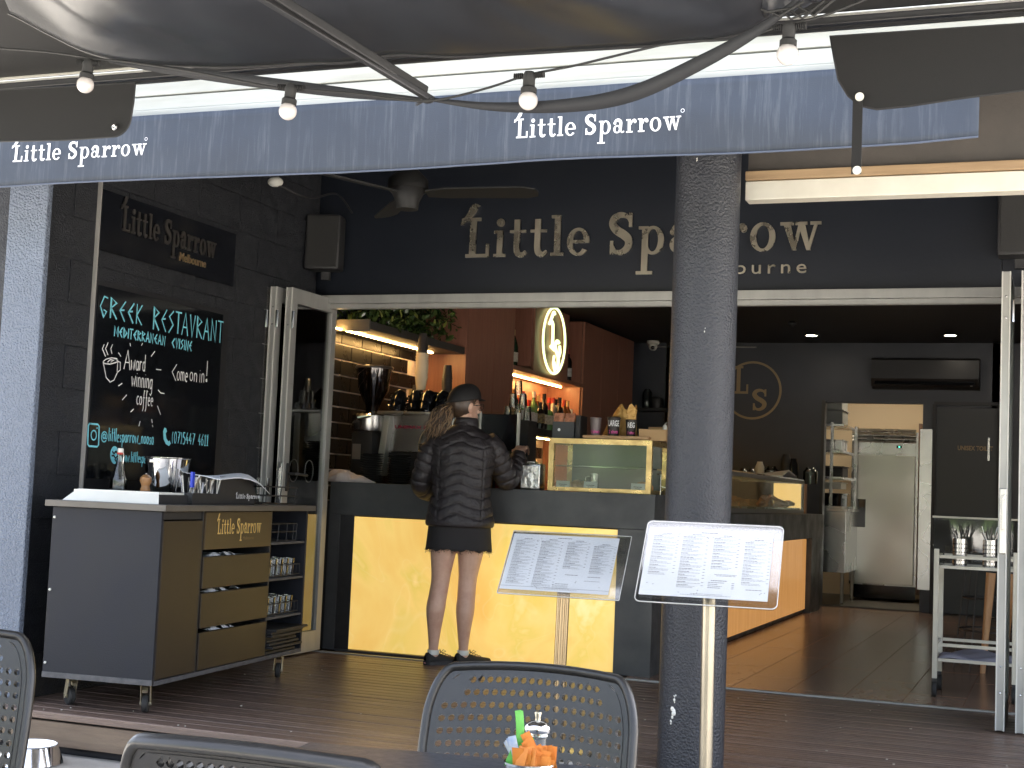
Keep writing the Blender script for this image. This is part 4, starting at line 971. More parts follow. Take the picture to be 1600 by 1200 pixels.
# point of sale screens
ps = thing('till_screen', 'black till screen with white edge on the counter right of the customer', 'till screen', (-3.2, 8.05, ZC))
MB().box((-3.19, 8.05, 1.36), (.25, .02, .22), bev=.003).done('screen', M_black, ps)
MB().box((-3.06, 8.04, 1.36), (.012, .03, .24), bev=.002).done('white_edge', M_white, ps); MB().box((-3.31, 8.035, 1.40), (.012, .01, .17)).box((-3.37, 8.035, 1.485), (.12, .01, .012)).done('white_bezel', M_white, ps)
MB().box((-3.19, 8.08, 1.13), (.05, .05, .24)).box((-3.19, 8.08, ZC+.006), (.2, .16, .012)).done('stand', M_matblack, ps)
gls = thing('upturned_glasses', 'pyramid of clear upturned glasses beyond the customer\'s face', 'glasses', (-3.35, 8.6, .88))
MB().box((-3.4, 8.75, 1.24), (.34, .16, .46)).done('dark_stand', M_matblack, gls)
for (dx, dz) in ((-.07, 0), (0, 0), (.07, 0), (-.035, .1), (.035, .1), (0, .2)):
    MB().lathe([(.022, .09), (.03, .0), (.0285, .0), (.02, .088)], (-3.33+dx, 8.72, 1.472+dz*.85), 14, cap=False).lathe([(0, .088), (.022, .088), (.022, .091), (0, .091)], (-3.33+dx, 8.72, 1.472+dz*.85), 14).done('glass', MATS['tumbler_glass'], gls, smooth=True)
bd = thing('brown_board', 'upright brown clipboard and red holder on the counter in front of the till', 'clipboard', (-3.0, 7.9, ZC))
MB().box((-3.0, 7.95, 1.115), (.055, .008, .19), rot=Matrix.Rotation(.06, 3, 'Y')).done('board', mat('kraft_brown', (.3, .17, .1), .7), bd)
rh = thing('red_card_holder', 'dark red card holder with kraft cards beside the customer\'s elbow', 'card holder', (-3.15, 7.92, ZC))
MB().box((-3.115, 7.92, ZC+.047), (.05, .04, .09)).done('holder', mat('dark_red', (.2, .01, .03), .5), rh)
MB().box((-3.065, 7.93, ZC+.055), (.032, .01, .1)).done('card', mat('kraft', (.5, .33, .18), .7), rh)
MB().prism([(-3.235, 7.93, ZC), (-3.18, 7.93, ZC), (-3.18, 7.93, ZC+.07), (-3.215, 7.93, ZC+.095), (-3.235, 7.93, ZC+.09)], (0, .02, 0)).done('card', MATS['kraft'], rh)
nd = thing('napkin_dispenser', 'silver napkin dispenser on the counter left of the brass cabinet', 'napkin dispenser', (-2.9, 7.88, ZC))
MB().box((-2.895, 7.88, ZC+.078), (.125, .1, .155), bev=.012).done('casing', M_steel, nd, smooth=True)
MB().box((-2.895, 7.826, ZC+.075), (.108, .004, .13), bev=.002).done('face_plate', mat('embossed_silver', (.8, .8, .76), .3, metal=.7, bump=1, bscale=25, bdist=.02), nd)
MB().box((-2.895, 7.86, ZC+.162), (.05, .05, .012), bev=.004).done('top_catch', M_steel, nd)
# brass display cabinet
bcx = thing('brass_cabinet', 'brass framed glass display cabinet with price cards on the counter', 'display cabinet', (-2.47, 7.98, ZC))
x0, x1, y0, y1, z0, z1 = -2.784, -2.16, 7.83, 8.2, ZC+.002, 1.325
m = MB()
for z in (z0+.011, z1-.015):
    hh = .022 if z < 1.1 else .03
    m.box(((x0+x1)/2, y0+.012, z), (x1-x0-.062, .024, hh)); m.box(((x0+x1)/2, y1-.012, z), (x1-x0-.062, .024, hh)); m.box((x0+.012, (y0+y1)/2, z), (.024, y1-y0-.05, hh)); m.box((x1-.012, (y0+y1)/2, z), (.024, y1-y0-.05, hh))
for x in (x0+.0155, x1-.0155):
    for y in (y0+.0125, y1-.0125): m.box((x, y, (z0+z1)/2), (.031, .025, z1-z0))
m.done('brass_frame', M_brass, bcx)
MB().box(((x0+x1)/2, y0+.02, (z0+z1)/2), (x1-x0-.05, .004, z1-z0-.04)).done('front_glass', glass('cabinet_glass', (.88, .92, .88), 1.2, .09, .05), bcx)
MB().box(((x0+x1)/2, (y0+y1)/2, z1-.004), (x1-x0-.04, y1-y0-.04, .005)).done('top_glass', M_glass, bcx)
MB().box(((x0+x1)/2, (y0+y1)/2, 1.165), (x1-x0-.06, y1-y0-.06, .006)).done('glass_shelf', glass('shelf_glass_m', (.85, .93, .9), 2.5, .03, .25), bcx)
MB().box(((x0+x1)/2, y1-.03, 1.17), (x1-x0-.07, .006, .27)).done('back_door', mat('cab_back', (.16, .17, .15), .3), bcx)
MB().box(((x0+x1)/2, (y0+y1)/2, z0+.004), (x1-x0-.06, y1-y0-.06, .006)).done('base', mat('cab_base', (.3, .28, .24), .4), bcx)
for k, x in enumerate((-2.70, -2.53, -2.245)):
    c = thing('price_card', 'white card leaning inside the brass cabinet, %s' % ['leftmost', 'middle one beside the jug', 'right one before the bun'][k], 'card', (x, 7.87, ZC+.01))
    MB().box((x, 7.862, ZC+.036), (.083, .002, .05), rot=Matrix.Rotation(-.15, 3, 'X')).done('card', M_paper, c)
    m = MB(); m.box((x, 7.86, ZC+.04), (.05, .002, .003), rot=Matrix.Rotation(-.15, 3, 'X')); m.box((x, 7.8594, ZC+.031), (.035, .002, .002), rot=Matrix.Rotation(-.15, 3, 'X')); m.done('printed_lines', M_matblack, c)
M_bun = mat('pastry', (.62, .33, .12), .55, col2=(.45, .2, .06), nscale=25, bump=.4, bscale=60)
for k, (x, sc) in enumerate(((-2.635, (1, 1, .8)), (-2.24, (1.1, 1, .9)))):
    tag(MB().ball((x, 7.93, ZC+.04), .038, 18, sc).ball((x+.03, 7.96, ZC+.035), .03, 14).done('bread_roll', M_bun, None, smooth=2), 'golden bun in the brass cabinet %s' % ('behind the left cards', 'behind the right card')[k], 'bun')
jg = thing('milk_jug', 'small steel jug inside the brass cabinet', 'jug', (-2.56, 8.03, ZC+.01))
MB().lathe([(0, 0), (.024, 0), (.026, .1), (.023, .1), (.022, .005), (0, .004)], (-2.56, 8.03, ZC+.012), 20).done('body', M_steel, jg, smooth=True)
MB().tube([(-2.585, 8.03, ZC+.095), (-2.615, 8.03, ZC+.09), (-2.618, 8.03, ZC+.03)], .003, 6).done('handle', M_steel, jg)
# on top of the cabinet
ZB = 1.327
tag(MB().box((-2.39, 7.97, ZB+.012), (.4, .22, .02), bev=.004).done('serving_board', mat('pale_wood', (.5, .32, .16), .5, col2=(.4, .24, .11), nscale=6, stretch=(1, 6, 1))), 'thin pale wooden board lying on top of the brass cabinet', 'board')
def wrap(wm, x, y, r):
    for v in wm.b.verts:
        a_ = (v.co.x-x)/r+.3; v.co.x = x+r*math.sin(a_); v.co.y = y-r*math.cos(a_)
def sample_cup(x, y, r, h, label, t1, t2, m):
    c = thing('printed_cup', label, 'takeaway cup', (x, y, ZB+.022)); z = ZB+.0225
    MB().lathe([(0, 0), (r*.76, 0), (r*.96, h*.93), (r, h*.94), (r, h*.97), (r*.9, h), (0, h)], (x, y, z), 28).done('cup_body', m, c, smooth=True)
    if t1:
        wm = word(t1, h*.42, (x, y, z+h*.52), (1, 0, 0), (0, 0, 1), (0, -1, 0), bold=.0012, sx=.5 if len(t1) > 3 else .6, align='CENTER')
        wrap(wm, x, y, r*.99)
        wm.done('white_word', M_white_print, c)
    wm = word(t2, h*.24, (x, y, z+h*.14), (1, 0, 0), (0, 0, 1), (0, -1, 0), bold=.001, sx=.75, align='CENTER')
    wrap(wm, x, y, r*.9)
    wm.done('pink_word', mat('pink_print', (.7, .1, .35), .6), c)
sample_cup(-2.54, 7.95, .036, .108, 'clear rimmed sample cup with pink writing, left one on the board', None, '4 shots', mat('grey_cup', (.16, .13, .13), .35))
sample_cup(-2.43, 7.95, .041, .112, 'black cup reading LARGE, middle one on the board', 'LARGE', '2 shots', M_bcup)
sample_cup(-2.327, 7.96, .034, .1, 'smaller black cup reading REG, right one on the board', 'REG', '1 shot', M_bcup)
pb = thing('paper_bags', 'crumpled gold and brown paper bag behind the printed cups', 'paper bag', (-2.42, 8.08, ZB))
def bag(u, v):
    a_ = 2*PI*u; r = .09*(1-.5*v)*(1+.2*math.sin(4*a_+3*v)); return Vector((-2.43+r*math.cos(a_)*1.1+.05*v*v, 8.08+.05*math.sin(a_), ZB+.002+.2*v+.02*math.sin(5*a_)*v))
MB().grid(bag, 28, 12, closed_u=True).done('bag', mat('bag_gold', (.55, .33, .1), .4, metal=.3, bump=1, bscale=18, bdist=.03), pb)
cbx_ = thing('carton', 'open kraft cardboard carton on the right end of the brass cabinet', 'carton', (-2.19, 8.0, ZB))
m = MB(); X0, X1, Y0, Y1 = -2.26, -2.1, 7.9, 8.1
m.box(((X0+X1)/2, Y0, ZB+.033), (X1-X0, .003, .066)).box(((X0+X1)/2, Y1, ZB+.045), (X1-X0, .003, .09)).box((X0, 8.0, ZB+.033), (.003, .197, .066)).box((X1, 8.0, ZB+.033), (.003, .197, .066)).box((-2.18, 8.0, ZB+.002), (.155, .195, .003))
m.done('box_walls', mat('cardboard', (.5, .33, .17), .8), cbx_)
tag(MB().ball((-2.14, 8.02, ZB+.075), .022, 12, (.7, .7, 1.3)).tube([(-2.14, 8.02, ZB+.1), (-2.13, 8.02, ZB+.115), (-2.11, 8.0, ZB+.11)], .003, 6).done('soap_pump', M_white, None, smooth=2), 'small white pump bottle standing in the carton', 'bottle')
tb = thing('tea_box', 'black coffee pod carton with two orange flapped fronts left of the printed cups', 'carton', (-2.73, 8.0, ZB))
MB().box((-2.735, 7.98, ZB+.05), (.135, .1, .1), bev=.002).done('box', mat('dark_card', (.045, .05, .055), .5), tb)
MB().box((-2.645, 8.0, ZB+.07), (.03, .13, .14), bev=.002).done('side_box', M_matblack, tb)
for k in range(2): MB().box((-2.77+.068*k, 7.955, ZB+.125), (.062, .008, .056), rot=Matrix.Rotation(-.35, 3, 'X'), bev=.002).done('orange_front', mat('orange_card', (.65, .3, .18), .6, col2=(.2, .08, .04), nscale=30), tb)
lettering([(0, q) for q in disc(0, 0, 1)], (-2.76, 7.928, ZB+.052), (1, 0, 0), (0, 0, 1), (0, -1, 0), .009).done('round_logo', M_white_print, tb)
# stand right of the cabinet
st = thing('sauce_stand', 'slim metal stand with clear jar at the counter end next to the column', 'stand', (-2.11, 8.1, ZC))
m = MB()
for x, h in ((-2.135, .12), (-2.06, .26)): m.tube([(x, 7.95, .02+ZC-.02), (x, 7.95, ZC+h)], .004, 8)
m.tube([(-2.16, 7.95, ZC+.12), (-2.135, 7.95, ZC+.12)], .003, 6).tube([(-2.135, 7.95, ZC+.05), (-2.04, 7.95, ZC+.03)], .003, 6)
m.done('rods', M_chrome, st)
MB().lathe([(0, 0), (.03, 0), (.032, .1), (.025, .12), (0, .12)], (-2.1, 8.1, ZC+.1), 16).done('jar', glass('jar_glass', (.4, .4, .42), 2, .05, .1), st)
MB().box((-2.1, 8.12, ZC+.05), (.08, .08, .1)).done('jar_base', M_matblack, st)

# ================================================================== bottles in the niches
def bottle_proto(kind, body, m, cap, lab):
    r = thing('bottle', 'x', 'bottle', (0, 0, 0))
    if kind == 'wine': pf = [(0, 0), (.037, 0), (.038, .19), (.03, .215), (.014, .235), (.0135, .3), (.015, .302)]
    elif kind == 'champ': pf = [(0, 0), (.044, 0), (.046, .17), (.036, .215), (.016, .27), (.0145, .31)]
    elif kind == 'squat': pf = [(0, 0), (.045, 0), (.048, .12), (.04, .16), (.015, .18), (.015, .22)]
    else: pf = [(0, 0), (.035, 0), (.036, .2), (.016, .235), (.015, .285)]
    top = pf[-1][1]
    MB().lathe(pf, (0, 0, 0), 16).done('glass_body', m, r, smooth=True)
    MB().lathe([(0, top-.04), (.0165, top-.04), (.017, top+.01), (0, top+.012)], (0, 0, 0), 12).done('cap', cap, r, smooth=True)
    MB().lathe([(pf[2][0]+.001, .05), (pf[2][0]+.0014, .13)], (0, 0, 0), 16, cap=False).done('label_band', lab, r, smooth=True)
    return r
mg = [mat('green_bottle', (.012, .03, .014), .08), mat('dark_bottle', (.01, .008, .008), .08), mat('amber_bottle', (.22, .07, .015), .08), mat('clear_spirit', (.4, .38, .34), .06, metal=.3), mat('green_spirit', (.1, .22, .08), .08)]
caps = [mat('red_cap', (.4, .03, .02), .4), M_white, M_black, mat('gold_foil', (.55, .42, .18), .35, metal=.8)]
labs = [mat('cream_label', (.6, .55, .45), .7, col2=(.3, .25, .2), nscale=60), mat('white_label', (.7, .7, .66), .7, col2=(.4, .38, .36), nscale=70), mat('dark_label', (.05, .04, .04), .6, col2=(.4, .3, .1), nscale=60)]
def put(kind, m, cap, lab, loc, label, group=None):
    b = bottle_proto(kind, None, m, cap, lab); b.location = loc; b['label'] = label
    if group: b['group'] = group
put('champ', mg[0], caps[3], labs[0], (-4.22, 10.88, 2.02), 'champagne bottle with gold foil neck in the left upper niche')
put('wine', mg[1], caps[2], labs[0], (-4.3, 10.75, 2.02), 'dark wine bottle half hidden left of the champagne bottle')
put('wine', mg[1], caps[2], labs[0], (-4.2, 12.08, 2.02), 'left one of two dark wine bottles in the right upper niche')
put('wine', mg[1], caps[0], labs[1], (-4.2, 12.24, 2.02), 'right one of two wine bottles in the right upper niche, pale label')
rb = random.Random(11); names = ['stubby', 'tall']; k = 0
cols_ = ['dark green', 'near black', 'amber', 'clear', 'light green']; capn = ['red', 'white', 'black', 'gold']
protos = {}
ordn = ['first', 'second', 'third', 'fourth', 'fifth', 'sixth', 'seventh', 'eighth', 'ninth', 'tenth', 'eleventh', 'twelfth', 'thirteenth', 'fourteenth', 'fifteenth']
for row, x in ((0, -4.16), (1, -4.29)):
    y = 10.7; i = 0
    while y < 12.3:
        mi = rb.choice([3, 3, 3, 2, 4, 1, 0]); ci = rb.randrange(4); kd = rb.choice(['tall', 'tall', 'wine', 'squat']); li = rb.randrange(3)
        nm_ = '%s spirit bottle, %s cap, %s from left, %s row of bar shelf' % (cols_[mi], capn[ci], ordn[min(i, 14)], ['front', 'back'][row])
        put(kd, mg[mi], caps[ci], labs[li], (x+rb.uniform(-.01, .01), y, 1.546+(.0)), nm_, 'spirit bottles on the lit bar shelf'); y += rb.uniform(.1, .135); i += 1
# right wall shelf with glassware and back bench
rs = thing('glass_shelf', 'dark wall shelf with glassware at the back wall left of the column', 'shelf', (-4.05, 14.2, 1.9))
MB().box((-3.8, 14.27, 1.91), (.62, .24, .03)).done('shelf_board', M_matblack, rs)
for k, (x, h, r_, mm_) in enumerate(((-4.0, .2, .05, M_glass), (-3.9, .12, .07, M_matblack), (-3.72, .26, .035, M_glass), (-3.66, .2, .03, M_white), (-3.56, .12, .06, M_matblack))):
    tag(MB().lathe([(0, 0), (r_, 0), (r_*1.05, h*.8), (r_*.5, h), (0, h)], (x, 14.25, 1.927), 16).done('jar', mm_, None, smooth=True), ['clear jar at the left of the back wall shelf', 'low black pot on the back wall shelf', 'tall clear carafe on the back wall shelf', 'slim white bottle on the back wall shelf', 'black pot at the right of the back wall shelf'][k], 'jar')
bb2 = thing('back_bench', 'dark back bench along the navy wall behind the cake cabinet', 'bench', (-3.0, 14.1, 0))
MB().box((-3.15, 14.15, .6), (1.5, .46, 1.2), bev=.004).done('bench_body', M_matblack, bb2)
for k, (px, py, w_, h_, mm_, lb) in enumerate(((1162, 735, .05, .13, M_steel, 'steel canister left'), (1176, 735, .05, .13, M_steel, 'second steel canister'), (1187, 735, .045, .2, M_white, 'white topped bottle'), (1205, 738, .07, .16, M_glass, 'glass jug'), (1228, 737, .055, .28, M_matblack, 'tall black coffee flask'), (1240, 737, .05, .24, M_black, 'black flask'), (1266, 745, .07, .16, M_glass, 'clear jar'))):
    p = at(px, py, y=14.0)
    tag(MB().lathe([(0, 0), (w_, 0), (w_*1.02, h_*.75), (w_*.7, h_*.9), (w_*.6, h_), (0, h_)], (p.x, 14.0, 1.2005), 18).done('canister', mm_, None, smooth=True), '%s on the back bench behind the cake cabinet' % lb, 'container')
# cake cabinet on the side counter
ck = thing('cake_cabinet', 'long low glass cake cabinet full of pastries on the side counter', 'display cabinet', (-2.35, 12, .912))
m = MB()
for z in (.93, 1.2):
    m.box((-2.215, 11.7, z), (.025, 3.3, .035 if z < 1 else .03)); m.box((-2.5, 11.7, z), (.025, 3.3, .03))
for y in (10.06, 13.34): m.box((-2.215, y, 1.065), (.025, .03, .3)); m.box((-2.5, y, 1.065), (.025, .03, .3)); m.box((-2.36, y, 1.2), (.26, .03, .03))
m.done('frame', mat('cab_frame', (.2, .2, .19), .4, metal=.5), ck)
MB().box((-2.207, 11.7, 1.065), (.004, 3.24, .24)).done('side_glass', glass('cake_glass', (.86, .9, .86), .3, .05, .04), ck)
MB().box((-2.36, 13.345, 1.065), (.26, .008, .24)).done('lit_end', mat('warm_end', (.7, .5, .2), .4, emit=(1, .6, .2), estr=.2), ck)
MB().box((-2.36, 11.7, .955), (.26, 3.2, .015)).done('tray', M_steel, ck)
MB().box((-2.36, 11.7, 1.221), (.3, 3.3, .01)).done('top_glass', M_pane, ck)
m = MB(); rp = random.Random(9)
for k in range(70):
    y = rp.uniform(10.2, 13.2); zz_ = .97+rp.random()**2*.09*(1 if 11 < y < 12.6 else .4)
    m.box((-2.25-rp.random()*.16, y, zz_), (.05, .1, .03), rot=Matrix.Rotation(rp.uniform(-1, 1), 3, 'Z') @ Matrix.Rotation(rp.uniform(-.5, .5), 3, 'X'), bev=.008)
tag(m.done('pastries', M_bun), 'heap of golden pastries inside the cake cabinet', 'pastries', kind='stuff')
tag(MB().prism([(-2.45, 12.2, 1.227), (-2.2, 12.2, 1.227), (-2.2, 12.5, 1.28), (-2.2, 12.9, 1.235), (-2.45, 12.9, 1.235)], (0, 0, .012)).done('paper_sheet', M_paper), 'pale open book lying on the cake cabinet', 'book')
tag(MB().box((-2.3, 13.62, 1.05), (.14, .12, .28)).done('brown_box', MATS['kraft_brown']), 'brown box at the far end of the side counter', 'box')
# ================================================================== menu stands
def menu_stand(label, base, top, w_, h_, tilt, yaw, kind, pole_m, seed):
    """pole from base up to the clear tilted menu holder"""
    r = thing('menu_stand', label, 'menu stand', base)
    T = Vector(top)
    MB().lathe([(0, 0), (.15, 0), (.15, .01), (.13, .018), (.03, .022), (0, .022)], base, 32).done('base_plate', M_steel, r, smooth=True)
    m = MB()
    if kind == 'round': m.cyl((base[0], base[1], base[2]+.02), (T.x, T.y, T.z-.06), .021, seg=20)
    else:
        for dx in (-.016, .0, .016): m.cyl((base[0]+dx, base[1], base[2]+.02), (T.x+dx, T.y, T.z-.05), .0095 if dx else .012, seg=12)
    m.done('pole', pole_m, r, smooth=True)
    M = Matrix.Translation(T) @ Matrix.Rotation(yaw, 4, 'Z') @ Matrix.Rotation(tilt, 4, 'X')   # local x right, z up along the sheet, -y towards reader
    MB().box((0, .03, -.02), (.08, .03, .08), bev=.004, M=M).done('bracket', M_steel, r)
    def rrect(hw, hh, rad, y):
        P = []
        for cx, cz, a0 in ((hw-rad, hh-rad, 0), (-hw+rad, hh-rad, 90), (-hw+rad, -hh+rad, 180), (hw-rad, -hh+rad, 270)):
            for k in range(6):
                a_ = math.radians(a0+18*k); P.append(M @ Vector((cx+rad*math.cos(a_), y, cz+rad*math.sin(a_))))
        return P
    dirv = (M.to_3x3() @ Vector((0, .003, 0)))
    rad = .018 if kind == 'round' else .004
    MB().prism(rrect(w_/2, h_/2, rad, .004), dirv).done('acrylic_back', M_acry, r)
    MB().prism(rrect(w_/2, h_/2, rad, -.006), dirv).done('acrylic_front', glass('acrylic_front', (.98, .98, .98), .2, .15, .01), r)
    MB().tube(rrect(w_/2, h_/2, rad, 0), .0018, 6, closed=True).done('acrylic_edge', mat('acrylic_rim', (.5, .5, .48), .2), r)
    pw, ph = (.4, .28); ox, oz = -.01, .0
    if kind != 'round': pw, ph, ox, oz = .425, .275, -.02, .004
    def S(x, z, d=0.): return M @ Vector((ox+x, -.0005-d, oz+z))
    MB().prism([S(-pw/2, -ph/2), S(pw/2, -ph/2), S(pw/2, ph/2), S(-pw/2, ph/2)], M.to_3x3() @ Vector((0, .0008, 0))).done('menu_sheet', mat('menu_paper', (.66, .69, .72), .7), r)
    rr = random.Random(seed); m = MB()
    def dash(x, z, L, t=.0011):
        m.poly([S(x, z-t/2, .0012), S(x+L, z-t/2, .0012), S(x+L, z+t/2, .0012), S(x, z+t/2, .0012)])
    def line(x, z, L, t=.0011):
        e = x+L
        while x < e-.002:
            l = rr.uniform(.003, .011); dash(x, z, min(l, e-x), t); x += l+.0015
    cw = pw/4
    for c in range(4):
        xl = -pw/2+.014+cw*c+(.004 if c == 0 else 0); z = ph/2-.035-(.012 if c == 3 else 0)
        line(xl+cw*.28, z+.011, cw*.3, .002); line(xl+cw*.15, z+.005, cw*.55, .001)
        zmin = [-.062, -.105, -.02, -.085][c] if kind == 'round' else [-.108, -.112, -.03, -.04][c]
        while z > zmin:
            line(xl, z, rr.uniform(.2, .45)*cw, .0018); dash(xl+cw*.76, z, cw*.07, .0013)
            for k in range(rr.choice([1, 2, 2])): z -= .0048; line(xl, z, rr.uniform(.5, .76)*cw, .0009)
            z -= .0075 if kind == 'round' else .0062
    line(-.03, ph/2-.015, .055, .0024)
    if kind == 'round':
        line(.028, -.045, .07, .0012); line(.035, -.05, .06, .0012); line(.02, -.07, .05, .002)
        for k in range(4): line(.012, -.078-.007*k, rr.uniform(.03, .05), .0014); dash(.085, -.078-.007*k, .008, .0013)
        line(.13, -.1, .05, .0018)
    else:
        line(.03, -.055, .05, .0018); line(.0, -.1, .05, .0018); line(.12, -.06, .05, .0018); line(.11, -.08, .06, .0012)
        for k in range(4): line(-.01, -.107-.0048*k, .06, .001)
        dash(-pw/2, -ph/2+.016, pw, .001)
    line(-.04, -ph/2+.014, .1, .0009); line(-.07, -ph/2+.009, .16, .0009)
    m.done('menu_text', mat('menu_ink', (.03, .03, .04), .7), r)
    m = MB()
    for k in range(16):
        x, z = rr.choice([(-.17, -.1), (-.08, -.12), (.08, -.09), (.14, .12), (-.1, .11), (.0, .105), (.18, -.11), (-.02, -.12)]); x += rr.uniform(-.012, .012); z += rr.uniform(-.008, .008); s = .0022
        m.poly([S(x-s, z+s, .0014), S(x, z-s, .0014), S(x+s*.3, z-s*.2, .0014)]); m.poly([S(x+s*.2, z-s*.8, .0014), S(x+s*1.4, z+s, .0014), S(x+s*.2, z+s*.3, .0014)])
    m.done('tiny_birds', M_matblack, r)
    return r
menu_stand('right menu stand, round steel pole in front of the blue column', (-1.015, 4.45, -.17), (-1.025, 4.45, .80), .44, .335, -.74, .11, 'round', mat('worn_brass_pole', (.3, .275, .22), .3, metal=.9, col2=(.42, .38, .3), nscale=8, stretch=(1, 1, .3)), 4)
menu_stand('left menu stand, ribbed brass toned pole before the glowing onyx', (-1.772, 5.2, .0), (-1.765, 5.2, .73), .475, .31, -.72, .09, 'triple', mat('ribbed_brass', (.24, .19, .12), .22, metal=1.), 8)

# ================================================================== trolley on the right
tr = thing('cutlery_trolley', 'cream metal trolley with cutlery canisters by the right door stack', 'trolley', (-.4, 8.2, 0))
M_trol = mat('cream_metal', (.62, .6, .5), .35, col2=(.52, .5, .42), nscale=8)
for x, y, h in ((-.603, 8.0, .79), (-.603, 8.36, .70), (-.2, 8.0, .79), (-.2, 8.36, .7)):
    MB().box((x, y, (h+.1)/2), (.026, .02, h-.1), bev=.003).done('leg', M_trol, tr)
    wl_ = MB().box((x, y, .09), (.02, .016, .035)).done('castor', M_matblack, tr)
    MB().lathe([(0, -.012), (.04, -.012), (.042, 0), (.04, .012), (0, .012)], (x, y, .042), 20, M=Matrix.Rotation(PI/2, 4, 'Y') if y > 8.1 else Matrix.Rotation(PI/2, 4, 'Y')).done('wheel', M_rubber, wl_)
for z0 in (.2, .695):
    m = MB()
    for dz in (0, .08 if z0 < .5 else .055):
        m.box((-.4, 8.0, z0+dz), (.376, .014, .016)).box((-.4, 8.36, z0+dz), (.376, .014, .016)).box((-.603, 8.18, z0+dz), (.014, .338, .016)).box((-.2, 8.18, z0+dz), (.014, .338, .016))
    m.done('shelf_rail', M_trol, tr); MB().box((-.4, 8.18, z0-.004), (.37, .33, .004)).done('shelf_sheet', M_steel, tr)
tlr = thing('perspex_guard', 'clear guard with pale top rail standing behind the trolley canisters', 'guard', (-.45, 8.3, .7))
MB().tube([(-.66, 8.4, .96), (-.2, 8.4, .96)], .006, 8).done('top_rail', M_trol, tlr); MB().box((-.43, 8.4, .83), (.45, .003, .25)).done('sheet', glass('guard_glass', (.85, .87, .87), 1.2, .03, .03), tlr)
for k, (x, lb) in enumerate(((-.49, 'left perforated steel canister holding dark handled cutlery'), (-.335, 'right perforated steel canister holding forks and spoons'))):
    c = thing('cutlery_canister', lb+' on the trolley', 'canister', (x, 8.1, .694))
    MB().lathe([(0, 0), (.037, 0), (.037, .155), (.034, .155), (.034, .004), (0, .004)], (x, 8.1, .6935), 24).done('cylinder', M_steel, c, smooth=True)
    m = MB()
    for r in range(6):
        for q in range(9):
            a_ = -PI/2+(q-4)*.36; m.box((x+.0372*math.cos(a_), 8.1+.0372*math.sin(a_), .71+.022*r), (.007, .0015, .007), rot=Matrix.Rotation(a_+PI/2, 3, 'Z'))
    m.done('perforations', M_black, c)['kind'] = 'stuff'
    for q in range(9):
        a_ = q*.7; dx, dy = .022*math.cos(a_), .022*math.sin(a_)
        MB().tube([(x+dx*.6, 8.1+dy*.6, .72), (x+dx, 8.1+dy, .84), (x+dx*2.1, 8.1+dy*2, .90+.02*math.sin(q*2))], [.003, .004, .007], 6, flat=.5).done('cutlery', M_matblack if k == 0 else M_steel, c)
nb2 = thing('cloth_bundle', 'grey folded cloths sagging on the lower shelf of the trolley', 'cloths', (-.4, 8.18, .2))
MB().grid(lambda u, v: Vector((-.59+.38*u, 8.02+.3*v, .2+.035*math.sin(u*3.1)**.5*math.sin(v*3.1)**.5+.012*math.sin(u*9+v*5)+.006*math.sin(v*23))), 24, 20).done('cloths', mat('lilac_grey_cloth', (.2, .2, .25), .9), nb2, smooth=2, solid=.004)
sl_ = thing('wire_stool', 'black wire stool with pale wooden leg behind the trolley', 'stool', (-.3, 9.6, 0))
m = MB()
for z, r in ((.75, .17), (.45, .2), (.25, .22)): m.tube([(-.36+r*math.cos(t*PI/10), 9.6+r*math.sin(t*PI/10), z) for t in range(20)], .006, 6, closed=True)
for t in range(8): a_ = t*PI/4+.2; m.tube([(-.36+.17*math.cos(a_), 9.6+.17*math.sin(a_), .75), (-.36+.25*math.cos(a_), 9.6+.25*math.sin(a_), .0)], .005, 6)
m.done('wire_frame', M_matblack, sl_)
for dx in (0, .12): MB().tube([(-.38+dx, 9.4, .62), (-.42+dx, 9.37, .0)], [.03, .016], 10).done('wooden_leg', M_lw if dx else mat('pale_leg', (.45, .25, .12), .5), sl_)

# ================================================================== kitchen things
fz = thing('steel_fridge', 'tall stainless upright fridge with black recessed handle and louvred top in the kitchen', 'fridge', (-1.75, 15.9, 0))
M_fdoor = mat('brushed_door', (.48, .46, .42), .3, metal=1., rvar=.02, nscale=3, bump=.3, bscale=2.5, bdist=.03, bdetail=0, detail=1)
MB().box((-1.73, 15.98, .99), (.7, .7, 1.64), bev=.004).done('cabinet', M_steel, fz)
MB().box((-1.72, 15.62, .87), (.62, .04, 1.37), bev=.006).done('door', M_fdoor, fz)
MB().box((-1.74, 15.622, 1.63), (.66, .03, .12), bev=.002).done('control_panel', M_steel, fz)
for k in range(4): MB().box((-1.74, 15.61, 1.71+.038*k), (.66, .05, .012), rot=Matrix.Rotation(.5, 3, 'X')).done('louvre', M_steel, fz)
MB().box((-1.96, 15.598, .93), (.085, .006, .3)).done('recessed_handle', M_black, fz)
MB().box((-1.58, 15.604, 1.65), (.06, .004, .03)).done('display', M_black, fz); MB().box((-1.58, 15.6015, 1.65), (.014, .002, .012)).done('green_light', mat('green_led', (.1, .9, .5), .5, emit=(.1, 1, .6), estr=.5), fz)
MB().box((-1.73, 15.9, .1), (.68, .5, .14)).done('plinth', M_black, fz)
MB().box((-1.36, 15.56, 1.0), (.03, .1, 1.8)).done('side_frame', mat('brown_edge', (.12, .07, .05), .5), fz)
kr = thing('kitchen_rack', 'steel kitchen shelving with trays and boxes left of the fridge', 'shelving', (-2.1, 15.1, 0))
for x, y in ((-2.16, 14.72), (-2.02, 15.5), (-2.45, 14.72), (-2.45, 15.5)): MB().box((x, y, 1.35), (.03, .03, 1.0)).done('post', M_steel, kr)
for z in (.98, 1.28, 1.55, 1.82): MB().box((-2.25, 15.1, z), (.42, .8, .025)).done('shelf', M_steel, kr)
